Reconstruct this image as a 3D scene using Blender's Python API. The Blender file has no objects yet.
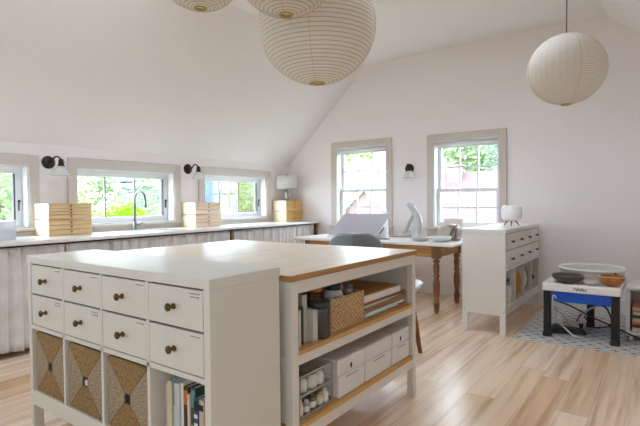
import bpy, bmesh, math, random
from math import pi, sin, cos, radians
from mathutils import Vector, Matrix, Euler
random.seed(7)
SC = bpy.context.scene
COL = SC.collection

# ------------------------------------------------------------------ materials
MATS = {}
def lin(c):
    return tuple(((v/255)/12.92 if v/255 <= .04045 else (((v/255)+.055)/1.055)**2.4) for v in c)
def mat(name, rgb, rough=.5, metal=0, var=0.0, vscale=8, bump=0, bscale=60, spec=.5, coat=0):
    """plain procedural material; rgb is sRGB 0-255; var varies the colour with a noise, bump adds fine relief"""
    if name in MATS: return MATS[name]
    m = bpy.data.materials.new(name); m.use_nodes = True
    nt = m.node_tree; b = nt.nodes['Principled BSDF']
    c = lin(rgb) + (1,)
    b.inputs['Base Color'].default_value = c
    b.inputs['Roughness'].default_value = rough
    b.inputs['Metallic'].default_value = metal
    b.inputs['Specular IOR Level'].default_value = spec
    if coat: b.inputs['Coat Weight'].default_value = coat
    if var or bump:
        tc = nt.nodes.new('ShaderNodeTexCoord')
    if var:
        n = nt.nodes.new('ShaderNodeTexNoise'); n.inputs['Scale'].default_value = vscale; n.inputs['Detail'].default_value = 4
        r = nt.nodes.new('ShaderNodeValToRGB')
        r.color_ramp.elements[0].position = .3; r.color_ramp.elements[1].position = .7
        r.color_ramp.elements[0].color = tuple(v*(1-var) for v in c[:3])+(1,)
        r.color_ramp.elements[1].color = tuple(min(1, v*(1+var)) for v in c[:3])+(1,)
        nt.links.new(tc.outputs['Object'], n.inputs['Vector']); nt.links.new(n.outputs['Fac'], r.inputs['Fac'])
        nt.links.new(r.outputs['Color'], b.inputs['Base Color'])
    if bump:
        n2 = nt.nodes.new('ShaderNodeTexNoise'); n2.inputs['Scale'].default_value = bscale; n2.inputs['Detail'].default_value = 3
        bp = nt.nodes.new('ShaderNodeBump'); bp.inputs['Strength'].default_value = bump; bp.inputs['Distance'].default_value = .004
        nt.links.new(tc.outputs['Object'], n2.inputs['Vector']); nt.links.new(n2.outputs['Fac'], bp.inputs['Height'])
        nt.links.new(bp.outputs['Normal'], b.inputs['Normal'])
    MATS[name] = m
    return m

def nodes_of(name):
    m = bpy.data.materials.new(name); m.use_nodes = True; MATS[name] = m
    nt = m.node_tree
    return m, nt, nt.nodes['Principled BSDF']
def mth(nt, op, a, b=None, c=None):
    n = nt.nodes.new('ShaderNodeMath'); n.operation = op
    for i, v in enumerate((a, b, c)):
        if v is None: continue
        if isinstance(v, (int, float)): n.inputs[i].default_value = v
        else: nt.links.new(v, n.inputs[i])
    return n.outputs[0]
def ramp(nt, fac, stops, mode='LINEAR'):
    r = nt.nodes.new('ShaderNodeValToRGB'); r.color_ramp.interpolation = mode
    while len(r.color_ramp.elements) < len(stops): r.color_ramp.elements.new(.5)
    for e, (p, c) in zip(r.color_ramp.elements, stops):
        e.position = p; e.color = lin(c) + (1,)
    nt.links.new(fac, r.inputs['Fac'])
    return r.outputs['Color']
def mixc(nt, fac, a, b, mode='MIX'):
    n = nt.nodes.new('ShaderNodeMix'); n.data_type = 'RGBA'; n.blend_type = mode
    for sock, v in ((n.inputs[0], fac), (n.inputs[6], a), (n.inputs[7], b)):
        if isinstance(v, (int, float)): sock.default_value = v
        elif isinstance(v, tuple): sock.default_value = v
        else: nt.links.new(v, sock)
    return n.outputs[2]
def objcoord(nt):
    tc = nt.nodes.new('ShaderNodeTexCoord'); s = nt.nodes.new('ShaderNodeSeparateXYZ')
    nt.links.new(tc.outputs['Object'], s.inputs[0])
    return tc.outputs['Object'], s.outputs[0], s.outputs[1], s.outputs[2]
def combine(nt, x, y, z=0.0):
    n = nt.nodes.new('ShaderNodeCombineXYZ')
    for i, v in enumerate((x, y, z)):
        if isinstance(v, (int, float)): n.inputs[i].default_value = v
        else: nt.links.new(v, n.inputs[i])
    return n.outputs[0]
def noise(nt, vec, scale, detail=4, rough=.55):
    n = nt.nodes.new('ShaderNodeTexNoise'); n.inputs['Scale'].default_value = scale
    n.inputs['Detail'].default_value = detail; n.inputs['Roughness'].default_value = rough
    nt.links.new(vec, n.inputs['Vector']); return n.outputs['Fac']
def white(nt, vec):
    n = nt.nodes.new('ShaderNodeTexWhiteNoise'); n.noise_dimensions = '3D'
    nt.links.new(vec, n.inputs['Vector']); return n.outputs['Value']
def bumpn(nt, h, bsdf, strength=.3, dist=.003):
    bp = nt.nodes.new('ShaderNodeBump'); bp.inputs['Strength'].default_value = strength; bp.inputs['Distance'].default_value = dist
    nt.links.new(h, bp.inputs['Height']); nt.links.new(bp.outputs['Normal'], bsdf.inputs['Normal'])

def plank_floor():
    m, nt, b = nodes_of('plank_floor')
    v, x, y, z = objcoord(nt)
    W = .165
    cx = mth(nt, 'DIVIDE', x, W); col = mth(nt, 'FLOOR', cx); fx = mth(nt, 'FRACT', cx)
    r1 = white(nt, combine(nt, col, 3.3))
    ly = mth(nt, 'ADD', mth(nt, 'DIVIDE', y, 2.4), mth(nt, 'MULTIPLY', r1, 7.0))
    row = mth(nt, 'FLOOR', ly); fy = mth(nt, 'FRACT', ly)
    r2 = white(nt, combine(nt, col, row, 1.7))
    base = ramp(nt, r2, [(0, (208, 162, 116)), (.14, (230, 196, 158)), (.4, (242, 218, 190)), (.7, (249, 230, 208)), (1, (234, 200, 160))])
    g = noise(nt, combine(nt, mth(nt, 'MULTIPLY', x, 20.0), mth(nt, 'MULTIPLY_ADD', y, .9, mth(nt, 'MULTIPLY', r2, 40.0)), r2), 1.0, 6, .6)
    gc = ramp(nt, g, [(.3, (200, 178, 160)), (.5, (246, 242, 238)), (.72, (255, 255, 255))])
    c1 = mixc(nt, .75, base, gc, 'MULTIPLY')
    g2 = noise(nt, combine(nt, mth(nt, 'MULTIPLY', x, 9.0), mth(nt, 'MULTIPLY_ADD', y, .55, mth(nt, 'MULTIPLY', r2, 19.0)), r2), 1.0, 3, .5)
    c2 = mixc(nt, mth(nt, 'MULTIPLY', ramp(nt, g2, [(.5, (0, 0, 0)), (.75, (255, 255, 255))]), .28), c1, lin((158, 106, 58)) + (1,))
    gap = mth(nt, 'MAXIMUM', mth(nt, 'LESS_THAN', fx, .014), mth(nt, 'LESS_THAN', fy, .001))
    c3 = mixc(nt, mth(nt, 'MULTIPLY', gap, .38), c2, lin((92, 64, 42)) + (1,))
    nt.links.new(c3, b.inputs['Base Color'])
    b.inputs['Roughness'].default_value = .27
    b.inputs['Specular IOR Level'].default_value = .5
    bumpn(nt, mth(nt, 'SUBTRACT', g, mth(nt, 'MULTIPLY', gap, 2.0)), b, .12, .002)
    return m

def wood(name, a, c, axis='y', scale=1.0, rough=.45):
    """straight grained wood, the grain running along the given object axis"""
    if name in MATS: return MATS[name]
    m, nt, b = nodes_of(name)
    v, x, y, z = objcoord(nt)
    s = {'x': (2, 30, 30), 'y': (30, 2, 30), 'z': (30, 30, 2)}[axis]
    vec = combine(nt, mth(nt, 'MULTIPLY', x, s[0]*scale), mth(nt, 'MULTIPLY', y, s[1]*scale), mth(nt, 'MULTIPLY', z, s[2]*scale))
    g = noise(nt, vec, 1.0, 5, .6)
    nt.links.new(ramp(nt, g, [(.28, a), (.68, c)]), b.inputs['Base Color'])
    b.inputs['Roughness'].default_value = rough
    bumpn(nt, g, b, .08, .002)
    return m

def oak_top():
    """butcher-block staves of pale oak, running along y"""
    m, nt, b = nodes_of('oak_top')
    v, x, y, z = objcoord(nt)
    cx = mth(nt, 'DIVIDE', x, .045); col = mth(nt, 'FLOOR', cx)
    r1 = white(nt, combine(nt, col, 2.1))
    row = mth(nt, 'FLOOR', mth(nt, 'ADD', mth(nt, 'DIVIDE', y, .5), mth(nt, 'MULTIPLY', r1, 5.0)))
    r2 = white(nt, combine(nt, col, row, 4.4))
    base = ramp(nt, r2, [(0, (228, 212, 192)), (.5, (234, 220, 202)), (1, (224, 206, 182))])
    g = noise(nt, combine(nt, mth(nt, 'MULTIPLY', x, 60), mth(nt, 'MULTIPLY', y, 3), r2), 1.0, 4, .6)
    c = mixc(nt, .4, base, ramp(nt, g, [(.3, (210, 194, 176)), (.6, (255, 255, 255))]), 'MULTIPLY')
    nt.links.new(c, b.inputs['Base Color']); b.inputs['Roughness'].default_value = .3
    return m

def seagrass():
    """four-triangle seagrass weave: tan bundles above and below the handle, paler twine at the sides"""
    m, nt, b = nodes_of('seagrass')
    v, x, y, z = objcoord(nt)
    ax = mth(nt, 'DIVIDE', mth(nt, 'ABSOLUTE', x), .143); az = mth(nt, 'DIVIDE', mth(nt, 'ABSOLUTE', mth(nt, 'SUBTRACT', z, .147)), .147)
    side = mth(nt, 'GREATER_THAN', ax, az)
    d = mth(nt, 'ABSOLUTE', mth(nt, 'SUBTRACT', ax, az))
    nA = noise(nt, combine(nt, mth(nt, 'MULTIPLY', x, 170), y, mth(nt, 'MULTIPLY', z, 60)), 1.0, 3, .6)
    nB = noise(nt, combine(nt, mth(nt, 'MULTIPLY', x, 60), y, mth(nt, 'MULTIPLY', z, 190)), 1.0, 3, .6)
    cA = ramp(nt, nA, [(.3, (92, 68, 32)), (.55, (160, 128, 76)), (.8, (200, 172, 118))])
    cB = ramp(nt, nB, [(.3, (112, 96, 72)), (.55, (174, 156, 128)), (.8, (208, 192, 164))])
    c = mixc(nt, side, cA, cB)
    c = mixc(nt, mth(nt, 'MULTIPLY', mth(nt, 'LESS_THAN', d, .03), .5), c, lin((70, 50, 24)) + (1,))
    nt.links.new(c, b.inputs['Base Color']); b.inputs['Roughness'].default_value = .8
    bumpn(nt, mth(nt, 'ADD', nA, nB), b, .9, .006)
    return m

def wicker():
    m, nt, b = nodes_of('wicker')
    v, x, y, z = objcoord(nt)
    row = mth(nt, 'FLOOR', mth(nt, 'DIVIDE', z, .012))
    u = mth(nt, 'ADD', mth(nt, 'ADD', x, y), mth(nt, 'MULTIPLY', row, .013))
    w1 = mth(nt, 'SINE', mth(nt, 'MULTIPLY', u, 2*pi/.026)); w2 = mth(nt, 'SINE', mth(nt, 'MULTIPLY', z, 2*pi/.012))
    h = mth(nt, 'ADD', mth(nt, 'MULTIPLY', w1, .6), mth(nt, 'MULTIPLY', w2, .5))
    n = noise(nt, v, 60)
    c = ramp(nt, mth(nt, 'MULTIPLY_ADD', h, .28, n), [(.15, (120, 84, 48)), (.5, (206, 170, 122)), (.85, (236, 208, 166))])
    nt.links.new(c, b.inputs['Base Color']); b.inputs['Roughness'].default_value = .75
    bumpn(nt, h, b, .8, .004)
    return m

def tile_mat():
    """vinyl mat printed with small grey, white and black hexagon-like cubes"""
    m, nt, b = nodes_of('tile_print')
    v, x, y, z = objcoord(nt)
    s = .12
    u = mth(nt, 'DIVIDE', x, s); w = mth(nt, 'DIVIDE', y, s*.62)
    row = mth(nt, 'FLOOR', w); off = mth(nt, 'MULTIPLY', mth(nt, 'FLOORED_MODULO', row, 2.0), .5)
    fu = mth(nt, 'ABSOLUTE', mth(nt, 'SUBTRACT', mth(nt, 'FRACT', mth(nt, 'ADD', u, off)), .5))
    fw = mth(nt, 'ABSOLUTE', mth(nt, 'SUBTRACT', mth(nt, 'FRACT', w), .5))
    dia = mth(nt, 'ADD', fu, mth(nt, 'MULTIPLY', fw, .9))
    c = ramp(nt, dia, [(0, (84, 86, 88)), (.2, (168, 168, 166)), (.36, (236, 233, 226)), (.58, (96, 98, 102)), (.7, (222, 219, 212))], 'CONSTANT')
    nt.links.new(c, b.inputs['Base Color']); b.inputs['Roughness'].default_value = .5
    return m

def glass():
    m, nt, b = nodes_of('window_glass')
    nt.nodes.remove(b)
    out = nt.nodes['Material Output']
    t = nt.nodes.new('ShaderNodeBsdfTransparent'); t.inputs[0].default_value = (.97, .98, .97, 1)
    g = nt.nodes.new('ShaderNodeBsdfGlossy'); g.inputs['Roughness'].default_value = .02
    mx = nt.nodes.new('ShaderNodeMixShader'); mx.inputs[0].default_value = .05
    nt.links.new(t.outputs[0], mx.inputs[1]); nt.links.new(g.outputs[0], mx.inputs[2]); nt.links.new(mx.outputs[0], out.inputs[0])
    return m
def clear_plastic(name, tint, op):
    m, nt, b = nodes_of(name)
    out = nt.nodes['Material Output']
    t = nt.nodes.new('ShaderNodeBsdfTransparent'); t.inputs[0].default_value = lin(tint) + (1,)
    b.inputs['Base Color'].default_value = lin(tint) + (1,); b.inputs['Roughness'].default_value = .1
    mx = nt.nodes.new('ShaderNodeMixShader'); mx.inputs[0].default_value = op
    nt.links.new(t.outputs[0], mx.inputs[1]); nt.links.new(b.outputs[0], mx.inputs[2]); nt.links.new(mx.outputs[0], out.inputs[0])
    return m
def translucent(name, rgb, fac, var=0):
    m, nt, b = nodes_of(name)
    out = nt.nodes['Material Output']
    d = nt.nodes.new('ShaderNodeBsdfDiffuse'); t = nt.nodes.new('ShaderNodeBsdfTranslucent')
    for q in (d, t): q.inputs[0].default_value = lin(rgb) + (1,)
    if var:
        v, x, y, z = objcoord(nt)
        n = noise(nt, v, var[1], 3)
        c = ramp(nt, n, [(.3, tuple(int(k*var[0]) for k in rgb)), (.7, rgb)])
        for q in (d, t): nt.links.new(c, q.inputs[0])
    mx = nt.nodes.new('ShaderNodeMixShader'); mx.inputs[0].default_value = fac
    nt.links.new(d.outputs[0], mx.inputs[1]); nt.links.new(t.outputs[0], mx.inputs[2]); nt.links.new(mx.outputs[0], out.inputs[0])
    return m

M_wall = mat('wall_paint', (241, 233, 230), .85, bump=.05, bscale=120)
M_ceil = mat('ceiling_paint', (239, 232, 228), .9)
M_trim = mat('trim_paint', (207, 196, 185), .5)
M_sash = mat('sash_white', (226, 224, 222), .4)
M_white = mat('white_lacquer', (226, 222, 213), .38)
M_cab = mat('cabinet_white', (222, 216, 207), .36)
M_floor = plank_floor()
M_oaktop = oak_top()
M_oakedge = wood('oak_edge', (150, 104, 52), (196, 150, 92), 'y')
M_shelf = wood('oak_shelf', (188, 134, 68), (222, 176, 110), 'y')
M_desk = wood('desk_pine', (142, 92, 44), (196, 146, 86), 'x')
M_leg = wood('turned_leg_wood', (98, 62, 34), (146, 98, 58), 'z')
M_chairwood = wood('chair_walnut', (108, 62, 28), (160, 100, 52), 'z')
M_birch = wood('birch_ply', (206, 164, 108), (232, 198, 148), 'y', .8)
M_birchside = wood('birch_side', (226, 206, 166), (244, 230, 200), 'z', .8)
M_brass = mat('aged_brass', (104, 86, 50), .34, 1)
M_bronze = mat('dark_bronze', (66, 56, 44), .42, .85)
M_black = mat('black_plastic', (28, 27, 27), .5)
M_dark = mat('gap_shade', (26, 24, 22), .8)  # near-black that stands in for shade in gaps and holes
M_chrome = mat('brushed_steel', (132, 132, 130), .32, 1)
M_seagrass = seagrass(); M_wicker = wicker(); M_tile = tile_mat(); M_glass = glass()
M_paper = translucent('rice_paper', (243, 237, 228), .4)
M_rib = mat('lantern_rib', (196, 180, 156), .7)
M_shade = translucent('lamp_linen', (242, 240, 236), .4)
M_milk = clear_plastic('milk_glass', (244, 244, 242), .55)
M_clear = clear_plastic('clear_acrylic', (236, 240, 238), .22)
M_curtain = translucent('linen_curtain', (242, 238, 234), .12, (.93, 9))
M_counter = mat('counter_white', (238, 235, 230), .25, var=.03)
M_desktop = mat('desk_white_top', (240, 236, 230), .3)
M_box = mat('box_plastic', (232, 230, 226), .4)
M_pagew = mat('page_white', (234, 230, 220), .8)
M_blue = mat('wheel_blue', (16, 84, 196), .4)
M_bark = mat('bark', (96, 78, 60), .9, var=.2)

# ------------------------------------------------------------------ mesh builder
class MB:
    def __init__(s): s.bm = bmesh.new()
    def box(s, a, b):
        lo = [min(a[i], b[i]) for i in range(3)]; hi = [max(a[i], b[i]) for i in range(3)]
        v = [s.bm.verts.new((x, y, z)) for x in (lo[0], hi[0]) for y in (lo[1], hi[1]) for z in (lo[2], hi[2])]
        for f in ((0,1,3,2), (4,6,7,5), (0,4,5,1), (2,3,7,6), (0,2,6,4), (1,5,7,3)):
            s.bm.faces.new([v[i] for i in f])
        return s
    def prism(s, poly, axis, a, b):
        """extrude a 2D polygon along an axis between a and b"""
        def P(u, w, t): return {'x': (t, u, w), 'y': (u, t, w), 'z': (u, w, t)}[axis]
        A = [s.bm.verts.new(P(u, w, a)) for u, w in poly]; B = [s.bm.verts.new(P(u, w, b)) for u, w in poly]
        s.bm.faces.new(A); s.bm.faces.new(B[::-1]); n = len(poly)
        for i in range(n): s.bm.faces.new((A[i], B[i], B[(i+1) % n], A[(i+1) % n]))
        return s
    def lathe(s, prof, c=(0, 0, 0), seg=32, axis='z', sx=1, sy=1, smooth=True):
        rings = []
        for r, h in prof:
            ring = []
            for i in range(seg):
                t = 2*pi*i/seg; u, w = r*cos(t)*sx, r*sin(t)*sy
                p = {'z': (u, w, h), 'x': (h, u, w), 'y': (u, h, w)}[axis]
                ring.append(s.bm.verts.new((c[0]+p[0], c[1]+p[1], c[2]+p[2])))
            rings.append(ring)
        for a, b in zip(rings, rings[1:]):
            for i in range(seg):
                f = s.bm.faces.new((a[i], a[(i+1) % seg], b[(i+1) % seg], b[i])); f.smooth = smooth
        if prof[0][0] > 1e-5: s.bm.faces.new(rings[0][::-1])
        if prof[-1][0] > 1e-5: s.bm.faces.new(rings[-1])
        return s
    def tube(s, pts, r, seg=8, cap=True):
        pts = [Vector(p) for p in pts]; n = len(pts)
        R = r if isinstance(r, (list, tuple)) else [r]*n
        rings = []; up = None
        for i, p in enumerate(pts):
            t = (pts[min(i+1, n-1)] - pts[max(i-1, 0)]).normalized()
            if up is None:
                up = Vector((0, 0, 1)) if abs(t.z) < .9 else Vector((1, 0, 0))
            a = t.cross(up).normalized(); up = a.cross(t).normalized()
            rings.append([s.bm.verts.new(p + (a*cos(2*pi*k/seg) + up*sin(2*pi*k/seg))*R[i]) for k in range(seg)])
        for a, b in zip(rings, rings[1:]):
            for k in range(seg):
                f = s.bm.faces.new((a[k], a[(k+1) % seg], b[(k+1) % seg], b[k])); f.smooth = True
        if cap: s.bm.faces.new(rings[0][::-1]); s.bm.faces.new(rings[-1])
        return s
    def grid(s, fn, nu, nv, smooth=True):
        V = [[s.bm.verts.new(fn(i/nu, j/nv)) for j in range(nv+1)] for i in range(nu+1)]
        for i in range(nu):
            for j in range(nv):
                f = s.bm.faces.new((V[i][j], V[i+1][j], V[i+1][j+1], V[i][j+1])); f.smooth = smooth
        return s
    def xf(s, m): s.bm.transform(m); return s
    def build(s, name, material, parent=None, bevel=0, solid=0, label=None, kind=None, loc=None):
        bmesh.ops.remove_doubles(s.bm, verts=s.bm.verts, dist=1e-6)
        bmesh.ops.recalc_face_normals(s.bm, faces=s.bm.faces)
        me = bpy.data.meshes.new(name); s.bm.to_mesh(me); s.bm.free()
        o = bpy.data.objects.new(name, me); COL.objects.link(o)
        me.materials.append(material)
        if parent: o.parent = parent
        if loc: o.location = loc
        if solid:
            q = o.modifiers.new('thickness', 'SOLIDIFY'); q.thickness = solid; q.offset = 0
        if bevel:
            q = o.modifiers.new('edge', 'BEVEL'); q.width = bevel; q.segments = 2; q.limit_method = 'ANGLE'; q.angle_limit = radians(40)
        if label: o['label'] = label
        if kind: o['kind'] = kind
        return o
def box(a, b): return MB().box(a, b)

def thing(name, label, cat, loc=(0, 0, 0), rz=0, group=None):
    o = bpy.data.objects.new(name, None); COL.objects.link(o)
    o.empty_display_size = .1
    o.location = loc; o.rotation_euler = (0, 0, rz); o['label'] = label; o['category'] = cat
    if group: o['group'] = group
    return o
def tag(o, label, cat, group=None):
    o['label'] = label; o['category'] = cat
    if group: o['group'] = group
    return o
def kids(o): return [c for c in COL.objects if c.parent == o]
def copy_tree(o, parent=None):
    c = o.copy(); COL.objects.link(c)
    if parent: c.parent = parent
    for k in kids(o): copy_tree(k, c)
    return c
def dup(o, label, loc, rz=None):
    c = copy_tree(o); c['label'] = label; c.location = loc
    if rz is not None: c.rotation_euler = (0, 0, rz)
    return c
def structure(o, label=None):
    o['kind'] = 'structure'
    if label: o['label'] = label
    return o

# ------------------------------------------------------------------ the room
XL, XR, YB, YF = -4.81, .91, 5.80, -3.2
ZK, ZC = 1.775, 3.12                  # knee wall height, flat ceiling height
X1, X2 = -3.40, -.50                  # where the slopes meet the flat ceiling
T = .20                               # wall thickness

def holed_wall(name, axis, at, thick, u0, u1, z0, z1, holes):
    """wall standing across `axis` at `at`, its far face at at+thick, with rectangular holes (u0, u1, z0, z1)"""
    us = sorted({u0, u1, *[h[0] for h in holes], *[h[1] for h in holes]})
    zs = sorted({z0, z1, *[h[2] for h in holes], *[h[3] for h in holes]})
    m = MB(); bm = m.bm; cache = {}
    def V(u, z, d):
        k = (round(u, 4), round(z, 4), d)
        if k not in cache:
            t = at + (thick if d else 0)
            cache[k] = bm.verts.new((t, u, z) if axis == 'x' else (u, t, z))
        return cache[k]
    def inside(i, j):
        if i < 0 or j < 0 or i >= len(us)-1 or j >= len(zs)-1: return True
        cu, cz = (us[i]+us[i+1])/2, (zs[j]+zs[j+1])/2
        return any(h[0] < cu < h[1] and h[2] < cz < h[3] for h in holes)
    for i in range(len(us)-1):
        for j in range(len(zs)-1):
            if inside(i, j): continue
            a, b, c, d = us[i], us[i+1], zs[j], zs[j+1]
            for k in (0, 1): bm.faces.new([V(a, c, k), V(b, c, k), V(b, d, k), V(a, d, k)])
            for (di, dj, e) in ((-1, 0, ((a, c), (a, d))), (1, 0, ((b, c), (b, d))), (0, -1, ((a, c), (b, c))), (0, 1, ((a, d), (b, d)))):
                if inside(i+di, j+dj):
                    (p, q), (r, s) = e
                    bm.faces.new([V(p, q, 0), V(r, s, 0), V(r, s, 1), V(p, q, 1)])
    o = m.build(name, M_wall); structure(o); return o

LW = [(.806, 1.986), (2.43, 3.61), (4.07, 5.25), (-.82, .36), (-2.45, -1.27)]       # openings in the long low wall (y ranges); last two added unseen for light
LZ = (.985, 1.567)
BW = [(-3.90, -3.08), (-2.395, -1.58)]                 # openings in the gable wall (x ranges)
BZ = [(.86, 1.975), (.86, 1.955)]
structure(box((XL-T, YF-T, -.12), (XR+T, YB+T, 0)).build('floor', M_floor))
# the flat ceiling, with two roof windows added out of view for light
ADDED_SKYS = [(-1.6, -.95, 2.75, 3.85), (-3.3, -2.75, .95, 2.4)]
def grid_slab(name, xs, ys, holes, z0, z1, m_):
    """flat slab with rectangular holes, built as one closed sheet"""
    m = MB(); bm = m.bm; xs = sorted(set(xs)); ys = sorted(set(ys)); cache = {}
    def V(x, y, k):
        q = (round(x, 4), round(y, 4), k)
        if q not in cache: cache[q] = bm.verts.new((x, y, (z0, z1)[k]))
        return cache[q]
    def gone(i, j):
        if i < 0 or j < 0 or i >= len(xs)-1 or j >= len(ys)-1: return True
        cx, cy = (xs[i]+xs[i+1])/2, (ys[j]+ys[j+1])/2
        return any(h[0] < cx < h[1] and h[2] < cy < h[3] for h in holes)
    for i in range(len(xs)-1):
        for j in range(len(ys)-1):
            if gone(i, j): continue
            a, b, c, d = xs[i], xs[i+1], ys[j], ys[j+1]
            for k in (0, 1): bm.faces.new([V(a, c, k), V(b, c, k), V(b, d, k), V(a, d, k)])
            for di, dj, (p, q) in ((-1, 0, ((a, c), (a, d))), (1, 0, ((b, c), (b, d))), (0, -1, ((a, c), (b, c))), (0, 1, ((a, d), (b, d)))):
                if gone(i+di, j+dj): bm.faces.new([V(*p, 0), V(*q, 0), V(*q, 1), V(*p, 1)])
    return m.build(name, m_)
structure(grid_slab('ceiling', [X1-.02, X2+.02, *[v for k in ADDED_SKYS for v in k[:2]]], [YF, YB, *[v for k in ADDED_SKYS for v in k[2:]]], ADDED_SKYS, ZC, ZC+.12, M_ceil))
def slope(name, xa, za, xb, zb):
    d = Vector((xb-xa, zb-za)).normalized(); n = Vector((-d.y, d.x)) if d.x > 0 else Vector((d.y, -d.x))
    if n.y < 0: n = -n
    a = Vector((xa, za)) - d*.25; b = Vector((xb, zb))
    # keep the low end inside the wall thickness
    return structure(MB().prism([tuple(a), tuple(b), tuple(b+n*.14), tuple(a+n*.14)], 'y', YF, YB).build(name, M_ceil))
slope('ceiling_slope_left', XL, ZK, X1, ZC)
slope('ceiling_slope_right', XR, ZK, X2, ZC)
holed_wall('wall_left', 'x', XL, -T, YF-T, YB+T, 0, ZK+.06, [(a, b, *LZ) for a, b in LW])
RW = [(-2.4, -.9)]  # unseen opening added to let in more daylight
holed_wall('wall_right', 'x', XR, T, YF-T, YB+T, 0, ZK+.06, [(a, b, .95, 1.6) for a, b in RW])
holed_wall('wall_back', 'y', YB, T, XL, XR, 0, ZC+.2, [(BW[i][0], BW[i][1], *BZ[i]) for i in range(2)])
FW = [(-3.9, -3.1), (-1.5, -.7)]  # unseen openings added to brighten the room from behind the camera
FZ = [(1.4, 2.0), (1.4, 2.0)]
holed_wall('wall_front', 'y', YF, -T, XL, XR, 0, ZC+.2, [(a, b, *FZ[i]) for i, (a, b) in enumerate(FW)])
structure(box((XL, YB-.016, 0), (XR, YB, .14)).build('baseboard_back', M_sash, bevel=.004))
structure(box((XR-.016, YF, 0), (XR, YB-.016, .14)).build('baseboard_right', M_sash, bevel=.004))
structure(box((XL, YF, 0), (XL+.016, YB-.016, .14)).build('baseboard_left', M_sash, bevel=.004))

def frame_loop(m, P, a, b, z0, z1, w0, w1, top, bot, d0, d1):
    """rectangular frame in the wall plane: a..b wide, members w0/w1 wide at the sides, top/bot high; P maps (u, depth, z)"""
    def bx(u0, u1, za, zb):
        p, q = P(u0, d0, za), P(u1, d1, zb); m.box(p, q)
    bx(a, a+w0, z0, z1); bx(b-w1, b, z0, z1)
    bx(a+w0, b-w1, z1-top, z1); bx(a+w0, b-w1, z0, z0+bot)

def left_window(n, a, b, far):
    """low wide awning window: casing, jamb lining, sash, two dark mullions, pane"""
    P = lambda u, d, z: (XL - d, u, z)
    z0, z1 = LZ
    m = MB(); frame_loop(m, P, a-.09, b+.09, z0-.03, z1+.1, .09, .09, .1, .03, -.02, 0)
    w = structure(m.build('window_%d' % n, M_trim, bevel=.004))
    m = MB(); frame_loop(m, P, a, b, z0, z1, .012, .012, .012, .012, 0, T)
    m.build('jamb_lining', M_sash, w)
    m = MB(); frame_loop(m, P, a+.012, b-.012, z0+.012, z1-.012, .055, .07, .06, .06, .115, .165)
    s = m.build('sash', M_sash, w, bevel=.004)
    g0, g1 = a+.055, b-.083
    box(P(g0, .138, z0+.06), P(g1, .143, z1-.06)).build('pane', M_glass, s)
    dm = mat('mullion_dark', (150, 146, 138), .5)
    mm = [g1-.36*2, g1-.36]
    for y in mm: box(P(y-.009, .128, z0+.07), P(y+.009, .152, z1-.07)).build('mullion', dm, s)
    box(P(g1-.003, .113, z0+.075), P(g1+.012, .152, z1-.075)).build('gasket', mat('gasket', (84, 82, 78), .6), s)
    box(P(a-.1, -.045, z0-.025), P(b+.1, .115, z0)).build('sill', M_trim, w, bevel=.005)
    L = MB().lathe([(.012, 0), (.012, .012), (.006, .014)], P(b-.045, .105, z0+.25), 10, 'x'); L.box(P(b-.05, .103, z0+.16), P(b-.04, .112, z0+.25))
    L.build('latch', M_bronze, s)
    return w
for i, (a, b) in enumerate(LW): left_window((1, 2, 3, 10, 11)[i], a, b, True)  # the last two windows are added out of view as light sources
box((XL, YF, .905), (XL+.012, YB-.016, .955)).build('trim_1', M_trim, kind='structure')

def back_window(n, a, b, z0, z1):
    """double-hung window, six panes over six, with a white roller shade wound up at its head"""
    P = lambda u, d, z: (u, YB + d, z)
    m = MB(); frame_loop(m, P, a-.09, b+.09, z0-.03, z1+.09, .09, .09, .09, .03, -.022, 0)
    w = structure(m.build('window_%d' % n, M_trim, bevel=.006))
    m = MB(); frame_loop(m, P, a, b, z0, z1, .01, .01, .01, .01, 0, T)
    m.build('jamb_lining', M_sash, w)
    zm = 1.36 if n == 4 else 1.335
    for (za, zb, d0, nm) in ((zm-.02, z1-.01, .12, 'upper_sash'), (z0+.01, zm+.02, .075, 'lower_sash')):
        m = MB(); frame_loop(m, P, a+.012, b-.012, za, zb, .042, .042, .042, .042 if nm == 'upper_sash' else .06, d0, d0+.04)
        s = m.build(nm, M_sash, w, bevel=.003)
        ga, gb = a+.054, b-.054; za2 = za + (.042 if nm == 'upper_sash' else .06); zb2 = zb-.042
        box(P(ga-.005, d0+.018, za2-.005), P(gb+.005, d0+.022, zb2+.005)).build('pane', M_glass, s)
        for k in (1, 2):
            u = ga + (gb-ga)*k/3
            box(P(u-.009, d0+.004, za2), P(u+.009, d0+.036, zb2)).build('muntin', M_sash, s)
        zmid = (za2+zb2)/2 if nm == 'upper_sash' else za2 + (zb2-za2)*.47
        box(P(ga, d0+.005, zmid-.009), P(gb, d0+.035, zmid+.009)).build('muntin', M_sash, s)
        if nm == 'lower_sash':
            MB().lathe([(.016, 0), (.016, .008), (.008, .016)], P((a+b)/2, d0+.012, zb), 12).build('sash_lock', M_sash, s)
    box(P(a-.11, -.05, z0-.03), P(b+.11, .075, z0)).build('sill', M_trim, w, bevel=.006)
    box(P(a-.09, -.018, z0-.12), P(b+.09, 0, z0-.03)).build('apron', M_trim, w, bevel=.004)
    r = MB().lathe([(.024, a+.015), (.024, b-.015)], (0, YB+.045, z1-.037), 20, 'x').build('roller_shade', M_sash, w)
    box(P(a+.03, .064, z1-.085), P(b-.03, .067, z1-.03)).build('shade_cloth', M_sash, r)
    return w
for i in range(2): back_window(4+i, *BW[i], *BZ[i])

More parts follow.
